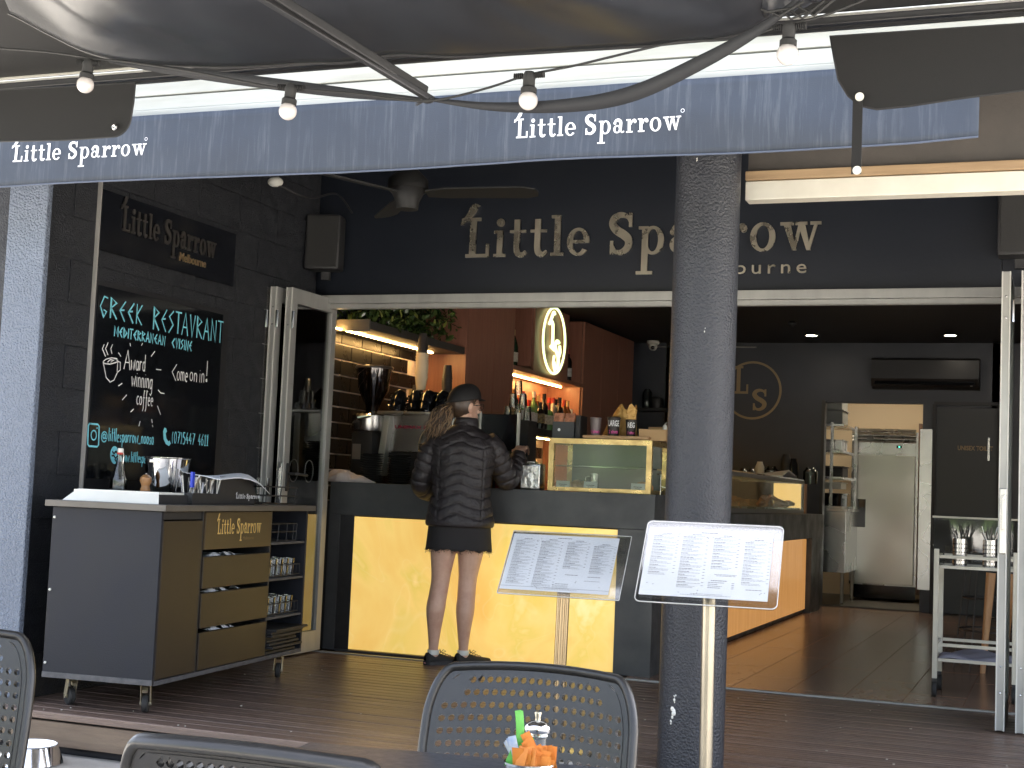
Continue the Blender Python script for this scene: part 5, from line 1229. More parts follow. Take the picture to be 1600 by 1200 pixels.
kb = thing('kitchen_bench', 'stainless bench cupboard on legs below the kitchen shelving', 'bench', (-2.1, 15.1, 0))
MB().box((-2.25, 15.15, .63), (.5, .9, .62), bev=.004).done('cupboard', M_steel, kb); MB().box((-2.24, 15.1, .955), (.54, 1.0, .03), bev=.003).done('bench_top', M_steel, kb)
for x, y in ((-2.03, 14.75), (-2.03, 15.5), (-2.46, 14.75)): MB().cyl((x, y, 0), (x, y, .33), .018, seg=10).done('leg', M_steel, kb)
for k, (y, z, sx_, sz_, mm_, lb) in enumerate(((15.0, 1.835, .3, .14, mat('grey_crate', (.2, .21, .2), .6), 'grey crate on top of the kitchen shelving'), (15.1, 1.98, .26, .12, MATS['grey_crate'], 'upper grey crate on the kitchen shelving'), (15.0, 1.565, .3, .1, M_steel, 'steel trays on the second shelf'), (15.1, 1.295, .3, .1, M_matblack, 'black pans on the third shelf'), (15.0, 1.17, .3, .06, M_white, 'white tub above the bench'), (15.1, .975, .3, .14, M_black, 'black pots on the kitchen bench'))):
    tag(MB().box((-2.22, y, z+sz_/2), (sx_, .4, sz_), bev=.01).box((-2.22, y, z+sz_+.006), (sx_+.02, .42, .01)).done('kitchen_box', mm_), lb, 'kitchen box')

# ================================================================== perforated chairs
M_resin = mat('charcoal_resin', (.019, .0185, .018), .3, col2=(.024, .023, .022), nscale=30, bump=.15, bscale=500, bdist=.002)
def chair(name_label, loc, rz):
    """resin chair, local frame: seat faces -y, back panel stands at y=0, ground at z=0"""
    r = thing('patio_chair', name_label, 'chair', (0, 0, 0), group='perforated charcoal chairs')
    def hw(t): return .202+.008*math.sin(t*PI)   # half width up the back, t 0..1
    H0, H1 = .40, .83
    def bp(u, v):
        """u -1..1 across, v 0..1 up; shallow dish, reclined"""
        z = H0+(H1-H0)*v; w = hw(v)
        return Vector((u*w*(.93+.07*v), .09*v**1.3+.035*(1-u*u)-.01, z-.012*u*u*v))
    rad = .17                                                             # corner rounding in v/u space
    NU, NV = 20, 17
    m = MB(); V = {}
    def vert(key, u, v):
        if key not in V: V[key] = m.b.verts.new(bp(u, v))
        return V[key]
    um, vm = .91, .968; v0 = .03
    def corner(u, v):
        # pull the grid's upper corners inwards so that it follows the rounded frame
        t = (v-v0)/(vm-v0); q = min(1., max(0., (t-.75)/.25)); return u*(.8+.2*math.sqrt(1-q*q)), v
    for i in range(NU):
        for j in range(NV):
            ua, ub = -um+2*um*i/NU, -um+2*um*(i+1)/NU; va_, vb = v0+(vm-v0)*j/NV, v0+(vm-v0)*(j+1)/NV
            uc, vc_ = (ua+ub)/2+(.0 if j % 2 else .0), (va_+vb)/2
            o8 = []; h8 = []
            for k in range(8):
                a_ = math.radians(45*k)
                if k % 2 == 0: su, sv_ = round(math.cos(a_)), round(math.sin(a_))
                else: su, sv_ = (1 if math.cos(a_) > 0 else -1), (1 if math.sin(a_) > 0 else -1)
                uu, vv = uc+su*(ub-ua)/2, vc_+sv_*(vb-va_)/2; cu_, cv_ = corner(uu, vv)
                o8.append(vert((round(uu, 4), round(vv, 4)), cu_, cv_))
                rr_ = .0066/.205; cu2, cv2 = corner(uc, vc_)
                h8.append(m.b.verts.new(bp(cu2+rr_*math.cos(a_), cv2+.0066/(H1-H0)*math.sin(a_))))
            if j >= NV-2 and (i < 2 or i > NU-3):
                for h_ in h8: m.b.verts.remove(h_)
                m.b.faces.new(o8); continue
            for k in range(8): m.b.faces.new((o8[k], o8[(k+1) % 8], h8[(k+1) % 8], h8[k]))
    pn = m.done('back_panel', M_resin, r); md = pn.modifiers.new('s', 'SOLIDIFY'); md.thickness = .012; md.offset = 0
    # thick rounded rim
    path = []
    for t in range(0, 9): path.append((-1, .0+.085*t))
    for t in range(1, 9):
        a_ = PI-PI/2*t/9; path.append((-.8+.2*math.cos(a_), .75+.25*math.sin(a_)))
    for t in range(0, 9): path.append((-.8+1.6*t/8, 1.0))
    for t in range(1, 9):
        a_ = PI/2-PI/2*t/9; path.append((.8+.2*math.cos(a_), .75+.25*math.sin(a_)))
    for t in range(8, -1, -1): path.append((1, .0+.085*t))
    MB().tube([bp(u, v) for u, v in path], .0095, 10, flat=1.4, up=(0, 1, 0)).done('back_rim', M_resin, r, smooth=2)
    # solid border between holes and rim
    inn = [(u*um, v0+(vm-v0)*v) for u, v in path]
    m = MB(); A = []; B = []
    for (u, v), (a_, b_) in zip(path, inn):
        A.append(m.b.verts.new(bp(u*.985, min(v, .99)))); B.append(m.b.verts.new(bp(a_, b_)))
    for k in range(len(path)-1): m.b.faces.new((A[k], A[k+1], B[k+1], B[k]))
    bd_ = m.done('back_border', M_resin, r); md = bd_.modifiers.new('s', 'SOLIDIFY'); md.thickness = .0088; md.offset = 0
    m = MB().grid(lambda u, v: Vector(((-.21+.42*u), -.43+.44*v, .445-.012*math.sin(PI*u)*math.sin(PI*v)+(.01 if v < .04 else 0))), 12, 12)
    st_ = m.done('seat', M_resin, r, smooth=2, solid=.022)
    for sx in (-1, 1):
        MB().tube([(sx*.215, .0, .47), (sx*.222, .02, .3), (sx*.235, .05, 0)], [.021, .018, .014], 10).done('leg', M_resin, r, smooth=2)
        MB().tube([(sx*.2, -.41, .44), (sx*.215, -.43, .25), (sx*.225, -.44, 0)], [.02, .018, .014], 10).done('leg', M_resin, r, smooth=2)
        MB().tube([(sx*.23, .035, .62), (sx*.262, -.1, .655), (sx*.262, -.35, .65), (sx*.24, -.43, .56), (sx*.21, -.425, .44)], [.014, .018, .018, .016, .014], 10, flat=.8).done('armrest', M_resin, r, smooth=2) if name_label.startswith('chair with') else None
    r.location = loc; r.rotation_euler = (0, 0, rz); return r
GZ = -.17
chair('charcoal perforated chair behind the table, facing the camera, centre of the picture', (-.93, 2.52, GZ), .10)
for loc, rz, lb in (((-.965, 1.70, GZ), .02+PI, 'near perforated chair at the bottom left, its dark back towards the camera'),
                    ((-2.15, 2.30, GZ), .45, 'perforated chair cut off by the left edge of the picture')):
    src = [o for o in bpy.data.objects if o.name == 'patio_chair'][0]
    dup(src, loc, rz, label=lb)

# ================================================================== table and what stands on it
TZ = .53
tb_ = thing('dark_table', 'dark grey square cafe table at the bottom of the picture', 'table', (-.92, 2.07, GZ))
def tp(x, y): return (-1.27+x*math.cos(.12)-y*math.sin(.12), 2.33+x*math.sin(.12)+y*math.cos(.12))
R_ = Matrix.Translation((-1.27, 2.33, 0)) @ Matrix.Rotation(.135, 4, 'Z')
MB().box((.36, -.3, TZ-.012), (.72, .6, .024), bev=.005, M=R_).done('table_top', mat('table_laminate', (.05, .053, .06), .35, col2=(.06, .062, .07), nscale=50, rvar=.06, bump=.05, bscale=200), tb_)
MB().box((.36, -.3, .17), (.06, .06, .66), M=R_).done('pedestal', M_matblack, tb_); MB().box((.36, -.3, GZ+.012), (.42, .42, .02), bev=.004, M=R_).done('foot_plate', M_matblack, tb_)
p = at(838, 1190, y=2.32)
ml = thing('salt_mill', 'steel and glass pepper mill standing behind the sugar sachets', 'pepper mill', (p.x, 2.32, TZ))
X, Y = p.x, 2.32; topz = at(838, 1112, y=2.32).z; s_ = (topz-TZ)/.15
def sc(P): return [(r*.95, z*s_) for r, z in P]
MB().lathe(sc([(0, 0), (.021, 0), (.021, .012), (.0165, .02), (.0165, .08), (.02, .088), (.019, .097), (.0, .097)]), (X, Y, TZ), 24).done('glass_body', mat('mill_body', (.55, .55, .52), .15, metal=.8, bump=.8, bscale=6, bdist=.05), ml, smooth=True)
MB().lathe(sc([(0, .096), (.0225, .097), (.024, .105), (.0235, .112), (.019, .121), (.01, .128), (0, .129)]), (X, Y, TZ), 28).done('domed_cap', M_chrome, ml, smooth=True)
MB().lathe(sc([(0, .127), (.005, .128), (.0048, .136), (.0066, .147), (.006, .15), (0, .1505)]), (X, Y, TZ), 16).done('knob', mat('knob_metal', (.5, .47, .38), .3, metal=1.), ml, smooth=True)
p = at(828, 1195, y=2.14)
sg_ = thing('sugar_caddy', 'steel caddy crammed with orange green and white sugar sachets', 'sachet caddy', (p.x, 2.14, TZ))
X, Y = p.x, 2.14; rz_ = at(828, 1193, y=2.14).z
MB().lathe([(0, 0), (.034, 0), (.0395, rz_-TZ), (.0415, rz_-TZ), (.0415, rz_-TZ+.003), (.039, rz_-TZ+.003), (.033, .003), (0, .003)], (X, Y, TZ), 32).done('bowl', M_chrome, sg_, smooth=True)
M_or = mat('orange_sachet', (.7, .24, .035), .6, col2=(.6, .19, .03), nscale=30); M_gn = mat('green_sachet', (.1, .42, .06), .45, col2=(.16, .5, .1), nscale=40); M_ws = mat('white_sachet', (.68, .7, .66), .6, col2=(.2, .3, .5), nscale=35)
def sachet(cx, cy, cz, w_, h_, ax, ay, az, m, bend=0.):
    T = Matrix.Translation((X+cx, Y+cy, rz_+cz)) @ Matrix.Rotation(az, 4, 'Z') @ Matrix.Rotation(ay, 4, 'Y') @ Matrix.Rotation(ax, 4, 'X')
    def f(u, v): 
        a_, b_ = u-.5, v-.5
        return T @ Vector((a_*w_+bend*math.sin(b_*4)*w_, .0009*math.cos(a_*PI)*math.cos(b_*PI*.96)+bend*.02*b_*b_, b_*h_))
    def g(u, v): 
        a_, b_ = u-.5, v-.5
        return T @ Vector((a_*w_+bend*math.sin(b_*4)*w_, -.0009*math.cos(a_*PI)*math.cos(b_*PI*.96)+bend*.02*b_*b_-.0003, b_*h_))
    MB().grid(f, 4, 8).grid(g, 4, 8).done('sachet', m, sg_)
rs_ = random.Random(21)
for k in range(15): sachet(-.012+.042*rs_.random(), -.03+.05*rs_.random(), .003+.01*rs_.random(), .019, .036, rs_.uniform(-.25, .25), rs_.uniform(-.3, .3), rs_.uniform(-.6, .6), M_or)
for k, (cx, cz, ay) in enumerate(((-.0, .036, -.5), (.006, .028, -.75), (.012, .022, -.9), (.02, .018, -.5), (.03, .012, .2), (.034, .004, .1), (.036, -.002, .1), (-.008, .008, -.3), (.02, .002, 0), (.008, .001, .05))): sachet(cx-.002, -.005-.006*(k % 3), cz, .016, .027, .1, ay, .2, M_or)
sachet(-.018, 0, .038, .013, .085, .05, -.12, .3, M_gn, .12); sachet(-.022, .008, .055, .011, .05, .1, -.25, .1, M_gn, .2); sachet(-.007, .012, .02, .015, .04, .1, .15, -.2, M_gn); sachet(-.024, -.012, .006, .02, .028, 0, .3, .1, M_gn, .05)
for k in range(4): sachet(-.03+.003*k, .004-.006*k, .012+.003*k, .013, .045, .1, -.5+.08*k, .2, M_ws)

# ================================================================== dog bowl
bl = thing('dog_bowl', 'shiny steel dog bowl on the paving at the foot of the deck', 'bowl', (-3.83, 4.73, GZ))
MB().lathe([(0, .004), (.1, .004), (.13, .0), (.132, .004), (.105, .072), (.108, .077), (.103, .077), (.085, .02), (0, .014)], (-3.85, 4.74, GZ+.001), 40).done('bowl', M_chrome, bl, smooth=True)

# ================================================================== beyond the pillar, far left
nbd = thing('neighbour_shopfront', 'sliver of beige neighbouring building beyond the blue pillar', 'building', (-6.5, 9, -.17))
MB().box((-9.5, 12, 1.8), (5, .3, 4)).done('wall', M_beige, nbd)
MB().box((-7.6, 11.8, 1.5), (.5, .06, 1.7)).done('window', M_black, nbd)
hg = thing('sunlit_shrub', 'yellow green shrub glimpsed past the left edge of the pillar', 'shrub', (-6.6, 8.5, -.17))
m = MB()
for k in range(500):
    c = Vector((rl.gauss(-6.9, .5), rl.gauss(8.3, .25), rl.uniform(.9, 1.9))); leaf(m, c, (rl.uniform(-1, 1), rl.uniform(-1, 1), rl.uniform(-.2, 1)), rl.uniform(.06, .12), (rl.random(), rl.random(), 1))
m.done('leaves', mat('sunny_leaf', (.3, .32, .06), .6), hg)['kind'] = 'stuff'; MB().tube([(-6.9, 8.3, -.17), (-6.9, 8.3, 1.4)], .05, 8).done('stem', M_lw, hg)
rd = thing('red_banner', 'red banner just visible at the left edge beside the pillar', 'banner', (-5.5, 7.0, -.17))
MB().box((-5.86, 7.2, .87), (.5, .03, .36), bev=.004).done('panel', mat('red_vinyl', (.6, .02, .03), .5), rd); MB().cyl((-5.9, 7.22, -.17), (-5.9, 7.22, 1.1), .02).done('post', M_matblack, rd)
# ================================================================== umbrella canopy, flaps, rails, festoon lights
def px(x_, y_, Y): return at(x_, y_, y=Y)
M_vinyl = mat('glossy_vinyl', (.021, .023, .028), .32, rvar=.02, nscale=4, col2=(.024, .026, .031), bump=.08, bscale=2.5, bdist=.06, bdetail=1)
M_flap = mat('black_blind', (.0065, .0065, .007), .75, bump=.3, bscale=500, bdist=.002)
M_strap = mat('grey_webbing', (.016, .017, .02), .7, bump=.3, bscale=600, bdist=.002)
YC = 3.62
cn = thing('umbrella_canopy', 'sagging dark vinyl umbrella canopy overhead at the top of the picture', 'umbrella', (-1.8, 3.2, 2.3))
edge = spl([(-160, -50), (0, 14), (75, 52), (140, 82), (215, 98), (300, 103), (380, 104), (480, 98), (540, 97), (620, 85), (700, 88), (800, 84), (900, 78), (1000, 72), (1060, 66), (1120, 60), (1170, 48), (1215, 20), (1250, -40)], 6)
E3 = [px(a_, b_, YC) for a_, b_ in edge]
def canopy(u, v):
    k = u*(len(E3)-1); i = min(int(k), len(E3)-2); p = E3[i].lerp(E3[i+1], k-i)
    q = Vector((p.x*.62-.1, YC-1.5*v, p.z+.34*v+.05*v*(1-v)))
    q.x = p.x+(p.x*.75-.2-p.x)*v
    s = min(1, v*5)
    wr = .05*mnoise.noise((p.x*1.7, v*2.4, 3))+.035*abs(mnoise.noise((p.x*4+v*5, v*2.0, 7)))+.017*math.sin((p.x*9+v*13)+2*mnoise.noise((p.x*3, v*3, 1)))*(1 if p.x > -1.9 else .4)
    q.z += s*wr-.03*math.sin(PI*min(1, v*1.6))
    return q
MB().grid(canopy, 150, 50).done('canopy_cloth', M_vinyl, cn, smooth=2, solid=.003)
MB().tube([canopy(k/100, 0) for k in range(101)], .006, 6).done('edge_piping', M_matblack, cn)
def bar(p0, p1, w_, h_, m, name, par):
    a_, b_ = Vector(p0), Vector(p1); d = (b_-a_); L_ = d.length; q_ = d.to_track_quat('Y', 'Z').to_matrix()
    return MB().box((a_+b_)/2, (w_, L_, h_), rot=q_, bev=.004).done(name, m, par)
M_arm = mat('grey_arm', (.04, .04, .043), .4, metal=.3)
bar(px(392, -14, 3.05), px(676, 157, 3.56), .021, .018, M_arm, 'rib', cn)
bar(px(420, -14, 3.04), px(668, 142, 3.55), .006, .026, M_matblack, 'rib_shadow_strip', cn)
gc = [px(1118+170*u_, 8, 3.58) for u_ in (0, 1)]
gt = thing('gathered_cloth', 'bunched dark cloth and cords at the top right end of the canopy', 'cloth', px(1200, 10, 3.58))
def gath(u, v):
    p_ = gc[0].lerp(gc[1], u); r_ = (.03+.035*math.sin(PI*u))*(1+.35*mnoise.noise((u*9, v*7, 2))); a_ = 2*PI*v
    return p_+Vector((0, r_*math.cos(a_), r_*math.sin(a_)+.03+.02*u))
MB().grid(lambda a_, b_: gath(b_, a_), 24, 40, closed_u=True).done('bunched_cloth', M_vinyl, gt, smooth=2)
for k in range(5): MB().tube([px(1190+14*k, 20, 3.5)+Vector((0, 0, random.uniform(0, .03))), px(1200+18*k, 26+random.uniform(-8, 8), 3.49), px(1240+16*k, 8+random.uniform(-12, 6), 3.5)], .0035, 6).done('cord', M_rubber, gt)
# straps hanging between the ribs
def strap(pts, Y0, Y1, wpx, label, tw=0.):
    P = spl(pts, 8); n = len(P); top = []; bot = []
    m = MB(); A = []; B = []
    for i, (a_, b_) in enumerate(P):
        t = i/(n-1); Y = Y0+(Y1-Y0)*t; h = (wpx[0]+(wpx[1]-wpx[0])*math.sin(PI*t))/2
        c = px(a_, b_, Y); A.append(m.b.verts.new(c+Vector((0, -.008*math.sin(PI*t), h*.00165)))); B.append(m.b.verts.new(c+Vector((0, .01*math.sin(PI*t), -h*.00165))))
    for i in range(n-1): m.b.faces.new((A[i], A[i+1], B[i+1], B[i]))
    return tag(m.done('hanging_strap', M_strap, None, smooth=2, solid=.002), label, 'strap', 'straps of the umbrella frame')
strap([(170, 96), (280, 112), (420, 130), (560, 147), (668, 156)], 3.58, 3.56, (5, 19), 'left grey strap sagging from the canopy edge to the rib end')
strap([(672, 155), (760, 166), (850, 167), (940, 158), (1010, 138), (1090, 100), (1160, 62), (1220, 22), (1290, -40)], 3.56, 3.5, (6, 24), 'right grey strap curving from the rib end up to the right corner')
kn = thing('tie_knot', 'dark plastic clip and cable ties at the end of the umbrella rib', 'clip', px(670, 155, 3.55))
MB().ball(px(668, 155, 3.55), .014, 10, (1.4, 1, .9)).done('clip_body', M_matblack, kn)
for k in range(7): q_ = px(668, 155, 3.54); MB().tube([q_, q_+Vector((random.uniform(-.04, .04), -.01, random.uniform(-.03, .02)))], [.003, .001], 5).done('tie_end', M_matblack, kn)

# frame rail and blinds of the structure behind the umbrella
YF = 4.1
fl_ = thing('awning_rail', 'long black rail with pale aluminium strips above the blue valance', 'rail', (-1.8, YF, 2.42))
za = px(0, 134, YF).z; zb = px(1600, 34, YF).z; zr = (za+zb)/2
M_rail = mat('black_rail', (.02, .02, .022), .35)
MB().box((-1.9, YF+.03, zr+.028), (5.2, .05, .03), bev=.003).done('rail', M_rail, fl_)
MB().box((-1.9, YF+.02, zr+.004), (5.2, .012, .010)).done('lower_lip', M_rail, fl_)
for x0_, x1_, y0_ in ((-60, 240, 119), (1325, 1578, 21)):
    a_ = px(x0_, y0_, YF-.02); b_ = px(x1_, y0_-(x1_-x0_)*.05, YF-.02)
    MB().box(((a_.x+b_.x)/2, YF-.02, zr+.058+(.02 if x0_ > 0 else 0)), (b_.x-a_.x, .008, .036), bev=.001).done('aluminium_strip', mat('raw_alu', (.5, .49, .44), .4, metal=.4, col2=(.42, .41, .37), nscale=12), fl_)
    if x0_ > 0:
        for xx in (a_.x+.03, b_.x-.045): MB().lathe([(0, 0), (.006, 0), (.005, .003), (0, .003)], (xx, YF-.0245, zr+.078), 10, M=Matrix.Rotation(PI/2, 4, 'X')).done('rivet', M_chrome, fl_)
MB().box((-1.9, YF-.01, zr+.034), (5.2, .006, .006)).done('bright_seam', M_alu, fl_)
# black roof cloth from the rail back over the seating
rf = thing('roof_cloth', 'black roof cloth above the rail at both upper corners', 'awning', (-1.8, 3.2, 2.5))
MB().grid(lambda u, v: Vector((-4.6+5.3*u, YF+.0-2.6*v, zr+.046+.3*v+.02*math.sin(u*40)*v*(1-v))), 80, 12).done('cloth', M_flap, rf, smooth=2, solid=.003)
def blind(pts, Y, label):
    P = [px(a_, b_, Y) for a_, b_ in pts]
    b_ = thing('drop_blind', label, 'blind', (sum(p.x for p in P)/len(P), Y, min(p.z for p in P)))
    m = MB(); vs_ = [m.b.verts.new(p) for p in P]; m.b.faces.new(vs_)
    m.done('cloth', M_flap, b_, solid=.004); MB().tube(P, .003, 6, closed=True).done('piping', M_matblack, b_)
    return b_
def arc(cx, cy, r, a0, a1, ry=None): return [(cx+r*math.cos(math.radians(a0+(a1-a0)*k/8)), cy-(ry or r)*math.sin(math.radians(a0+(a1-a0)*k/8))) for k in range(9)]
lb_ = blind([(-200, 152), (212, 130), (209, 160)]+arc(176, 176, 30, -5, -90, 38)+[(100, 219), (0, 221), (-200, 226)], YF-.005, 'black drop blind with rounded corner at the upper left')
q_ = px(176, 197, YF-.03); MB().lathe([(0, 0), (.012, 0), (.009, .004), (.006, .005), (0, .002)], (q_.x, YF-.02, q_.z), 16, M=Matrix.Rotation(PI/2, 4, 'X')).done('eyelet', M_chrome, lb_)
rb_ = blind([(1296, 57), (1700, 30), (1700, 130), (1600, 141), (1500, 154), (1420, 166), (1370, 171), (1346, 166), (1325, 150), (1310, 125), (1303, 90)], YF-.005, 'black drop blind with curved corner at the upper right')
# strap with two snap studs
sp_ = thing('blind_strap', 'black vertical strap with two white snap studs below the right blind', 'strap', px(1341, 270, YF-.02))
a_ = px(1335, 148, YF-.025); b_ = px(1341, 272, YF-.025); MB().box(((a_.x+b_.x)/2+.002, YF-.025, (a_.z+b_.z)/2), (.0285, .003, a_.z-b_.z), bev=.001).done('webbing', M_flap, sp_)
for xx, yy in ((1343, 151), (1339, 266)):
    c = px(xx, yy, YF-.03); MB().lathe([(0, .004), (.005, .004), (.006, .002), (.0125, .003), (.0125, 0), (0, 0)], (c.x, YF-.0275, c.z), 20, M=Matrix.Rotation(PI/2, 4, 'X')).done('snap_stud', M_white, sp_)
# festoon cable and bulbs
YB = 3.52
fc = thing('festoon_cable', 'black festoon cable carrying four white globe bulbs', 'cable', px(800, 120, YB))
cable = spl([(-100, 70), (60, 80), (150, 92), (200, 97), (300, 112), (430, 137), (480, 140), (560, 147), (640, 157), (690, 155), (760, 138), (826, 117), (900, 102), (1000, 78), (1060, 66), (1150, 60), (1232, 38), (1300, 20), (1420, -30)], 8)
MB().tube([px(a_, b_, YB) for a_, b_ in cable], .0036, 6).done('cable', M_rubber, fc, smooth=2)
M_bulb = mat('frosted_bulb', (.62, .58, .56), .25, coat=.3)
for bx_, by_, lean, lb in ((139, 98, .12, 'frosted globe bulb at the far left of the festoon'), (455, 137, .1, 'second frosted bulb from the left, against the blue valance'), (827, 118, 0, 'frosted bulb half hidden by the curved strap'), (1233, 42, .03, 'frosted bulb at the right near the drop blind')):
    c = px(bx_, by_, YB); r = thing('festoon_bulb', lb, 'light bulb', c, group='festoon bulbs')
    M = Matrix.Translation(c) @ Matrix.Rotation(lean, 4, 'Y')
    s = .0262 if bx_ != 1233 else .028
    m = MB().lathe([(0, .012), (.013, .01), (.019, -.004), (.0165, -.012), (.0165, -.03), (.022, -.036), (.022, -.05), (0, -.05)], (0, 0, 0), 18)
    bmesh.ops.transform(m.b, matrix=M, verts=m.b.verts); m.done('socket', M_rubber, r, smooth=True)
    for sg2 in (-1, 1):
        for k in range(5): MB().lathe([(.004, -.0015), (.009, -.001), (.009, .001), (.004, .0015)], M @ Vector((sg2*(.02+.0055*k), 0, 0)), 10, M=Matrix.Rotation(PI/2, 4, 'Y')).done('gland_ring', M_rubber, r)
    m = MB().lathe([(.013, -.047)]+[(s*math.sin(t*PI/12), -.047-s*.86+s*math.cos(t*PI/12)) for t in range(3, 12)]+[(0, -.047-s*1.86)], (0, 0, 0), 24, cap=False)
    bmesh.ops.transform(m.b, matrix=M, verts=m.b.verts); m.done('globe', M_bulb, r, smooth=2)

# ================================================================== the customer
HX, HY = -3.19, 7.5
AX = math.radians(20)        # her frame: x right, y away from the street
PM = Matrix.Translation((HX, HY, 0)) @ Matrix.Rotation(AX, 4, 'Z')
pe = thing('person', 'woman seen from behind at the counter in black quilted jacket, cap and ponytail', 'person', (HX, HY, .0), AX)
def P_(x, y, z): return PM @ Vector((x, y, z))
def loftb(mb, st, seg=20):
    """st: list of (centre, rx, ry[, yaw]) horizontal-ish rings, world"""
    rings = []
    for s_ in st:
        c, rx_, ry_ = s_[0], s_[1], s_[2]; yw = s_[3] if len(s_) > 3 else 0
        ring = []
        for k in range(seg):
            a_ = 2*PI*k/seg; x, y = rx_*math.cos(a_), ry_*math.sin(a_)
            ring.append(mb.b.verts.new(P_(c[0]+x*math.cos(yw)-y*math.sin(yw), c[1]+x*math.sin(yw)+y*math.cos(yw), c[2])))
        rings.append(ring)
    for A, B in zip(rings, rings[1:]):
        for k in range(seg): mb.b.faces.new((A[k], A[(k+1) % seg], B[(k+1) % seg], B[k]))
    mb.b.faces.new(rings[0][::-1]); mb.b.faces.new(rings[-1])
def limb(mb, pts, seg=14, flat=1.): mb.tube([P_(*p[:3]) for p in pts], [p[3] for p in pts], seg, flat=flat)
def dense(pts, n=5): return spl(pts, n)
def remesh(mb, voxel, smooth_it=4):
    bmesh.ops.recalc_face_normals(mb.b, faces=mb.b.faces)
    me = bpy.data.meshes.new('tmp'); mb.b.to_mesh(me); mb.b.free(); o = bpy.data.objects.new('tmp', me); COL.objects.link(o)
    md = o.modifiers.new('r', 'REMESH'); md.mode = 'VOXEL'; md.voxel_size = voxel
    if smooth_it: ms = o.modifiers.new('s', 'SMOOTH'); ms.factor = .5; ms.iterations = smooth_it
    dg = bpy.context.evaluated_depsgraph_get(); out = bpy.data.meshes.new_from_object(o.evaluated_get(dg)); bpy.data.objects.remove(o)
    out.shade_smooth(); return out
def mesh_obj(name, me, m, parent):
    me.name = name; me.transform(wmat(parent).inverted()); me.materials.clear(); me.materials.append(m)
    o = bpy.data.objects.new(name, me); COL.objects.link(o); o.parent = parent; return o
M_skin = mat('skin', (.66, .43, .32), .48, col2=(.56, .33, .24), nscale=14, bump=.1, bscale=90, bdist=.002)
M_jacket = mat('quilted_nylon', (.022, .018, .02), .52, col2=(.028, .023, .025), nscale=30, bump=.5, bscale=70, bdist=.006)
M_denim = mat('black_denim', (.022, .02, .021), .85, bump=.4, bscale=500, bdist=.002)
m = MB()
# legs: heel of each foot on the floor; left leg x -.115, right leg x +.05
LA, RA = (-.118, .02), (.052, .06)
limb(m, dense([(-.075, .0, .86, .085), (-.082, .0, .74, .086), (-.088, .005, .64, .074), (-.094, .012, .52, .057), (-.098, .012, .46, .053), (-.108, .0, .38, .053), (-.116, -.006, .31, .054), (-.118, .004, .2, .039), (-.119, .014, .1, .028), (-.119, .018, .06, .031), (-.119, .02, .03, .03)], 3), 18)
limb(m, dense([(.075, .01, .86, .085), (.074, .012, .74, .086), (.068, .017, .64, .074), (.06, .03, .52, .056), (.057, .03, .46, .053), (.055, .022, .38, .052), (.052, .02, .31, .053), (.05, .036, .2, .039), (.05, .052, .1, .028), (.05, .056, .06, .031), (.05, .06, .03, .03)], 3), 18)
loftb(m, [((0, .0, .80), .16, .11), ((0, .0, .9), .165, .115), ((0, .01, 1.02), .135, .10), ((0, .02, 1.15), .15, .1), ((.0, .03, 1.25), .15, .085), ((.0, .04, 1.33), .12, .075)])
fv = Vector((math.sin(.6), math.cos(.6)))
for (ax, ay) in (LA, RA):                      # feet, toes turned to the right
    d = Vector((.8, .6)).normalized()
    limb(m, [(ax-.02*d.x, ay-.02*d.y, .03, .026), (ax+.06*d.x, ay+.06*d.y, .03, .027), (ax+.13*d.x, ay+.13*d.y, .025, .02), (ax+.17*d.x, ay+.17*d.y, .02, .012)], 10)
# neck, head turned right
HC = Vector((-.008, .07, 1.485)); hy = -.95
limb(m, [(.0, .035, 1.28, .055), (.002, .045, 1.36, .05), (.004, .06, 1.44, .05)], 14)
HM = PM @ Matrix.Translation(HC) @ Matrix.Rotation(hy, 4, 'Z')          # head frame: +y is the face
m.ball((0, 0, 0), 1, 24, (.073, .09, .1), M=HM @ Matrix.Translation((0, 0, .012)))
m.ball((0, 0, 0), 1, 18, (.054, .062, .06), M=HM @ Matrix.Translation((0, .028, -.062)))
m.tube([HM @ Vector(p) for p in ((0, .083, .012), (0, .1, -.012), (0, .108, -.026), (0, .09, -.034))], [.008, .011, .014, .008], 8)   # nose
m.tube([HM @ Vector(p) for p in ((-.025, .074, -.055), (0, .084, -.054), (.025, .074, -.055))], [.006, .008, .006], 8)
m.tube([HM @ Vector(p) for p in ((-.018, .068, -.068), (0, .079, -.068), (.018, .068, -.068))], [.006, .008, .006], 8)
m.ball((0, 0, 0), 1, 12, (.02, .02, .02), M=HM @ Matrix.Translation((0, .072, -.1)))
for sx in (-1, 1):
    m.ball((0, 0, 0), 1, 12, (.01, .02, .032), M=HM @ Matrix.Translation((sx*.073, .0, -.008)))
    m.ball((0, 0, 0), 1, 10, (.018, .01, .01), M=HM @ Matrix.Translation((sx*.033, .08, .005)))
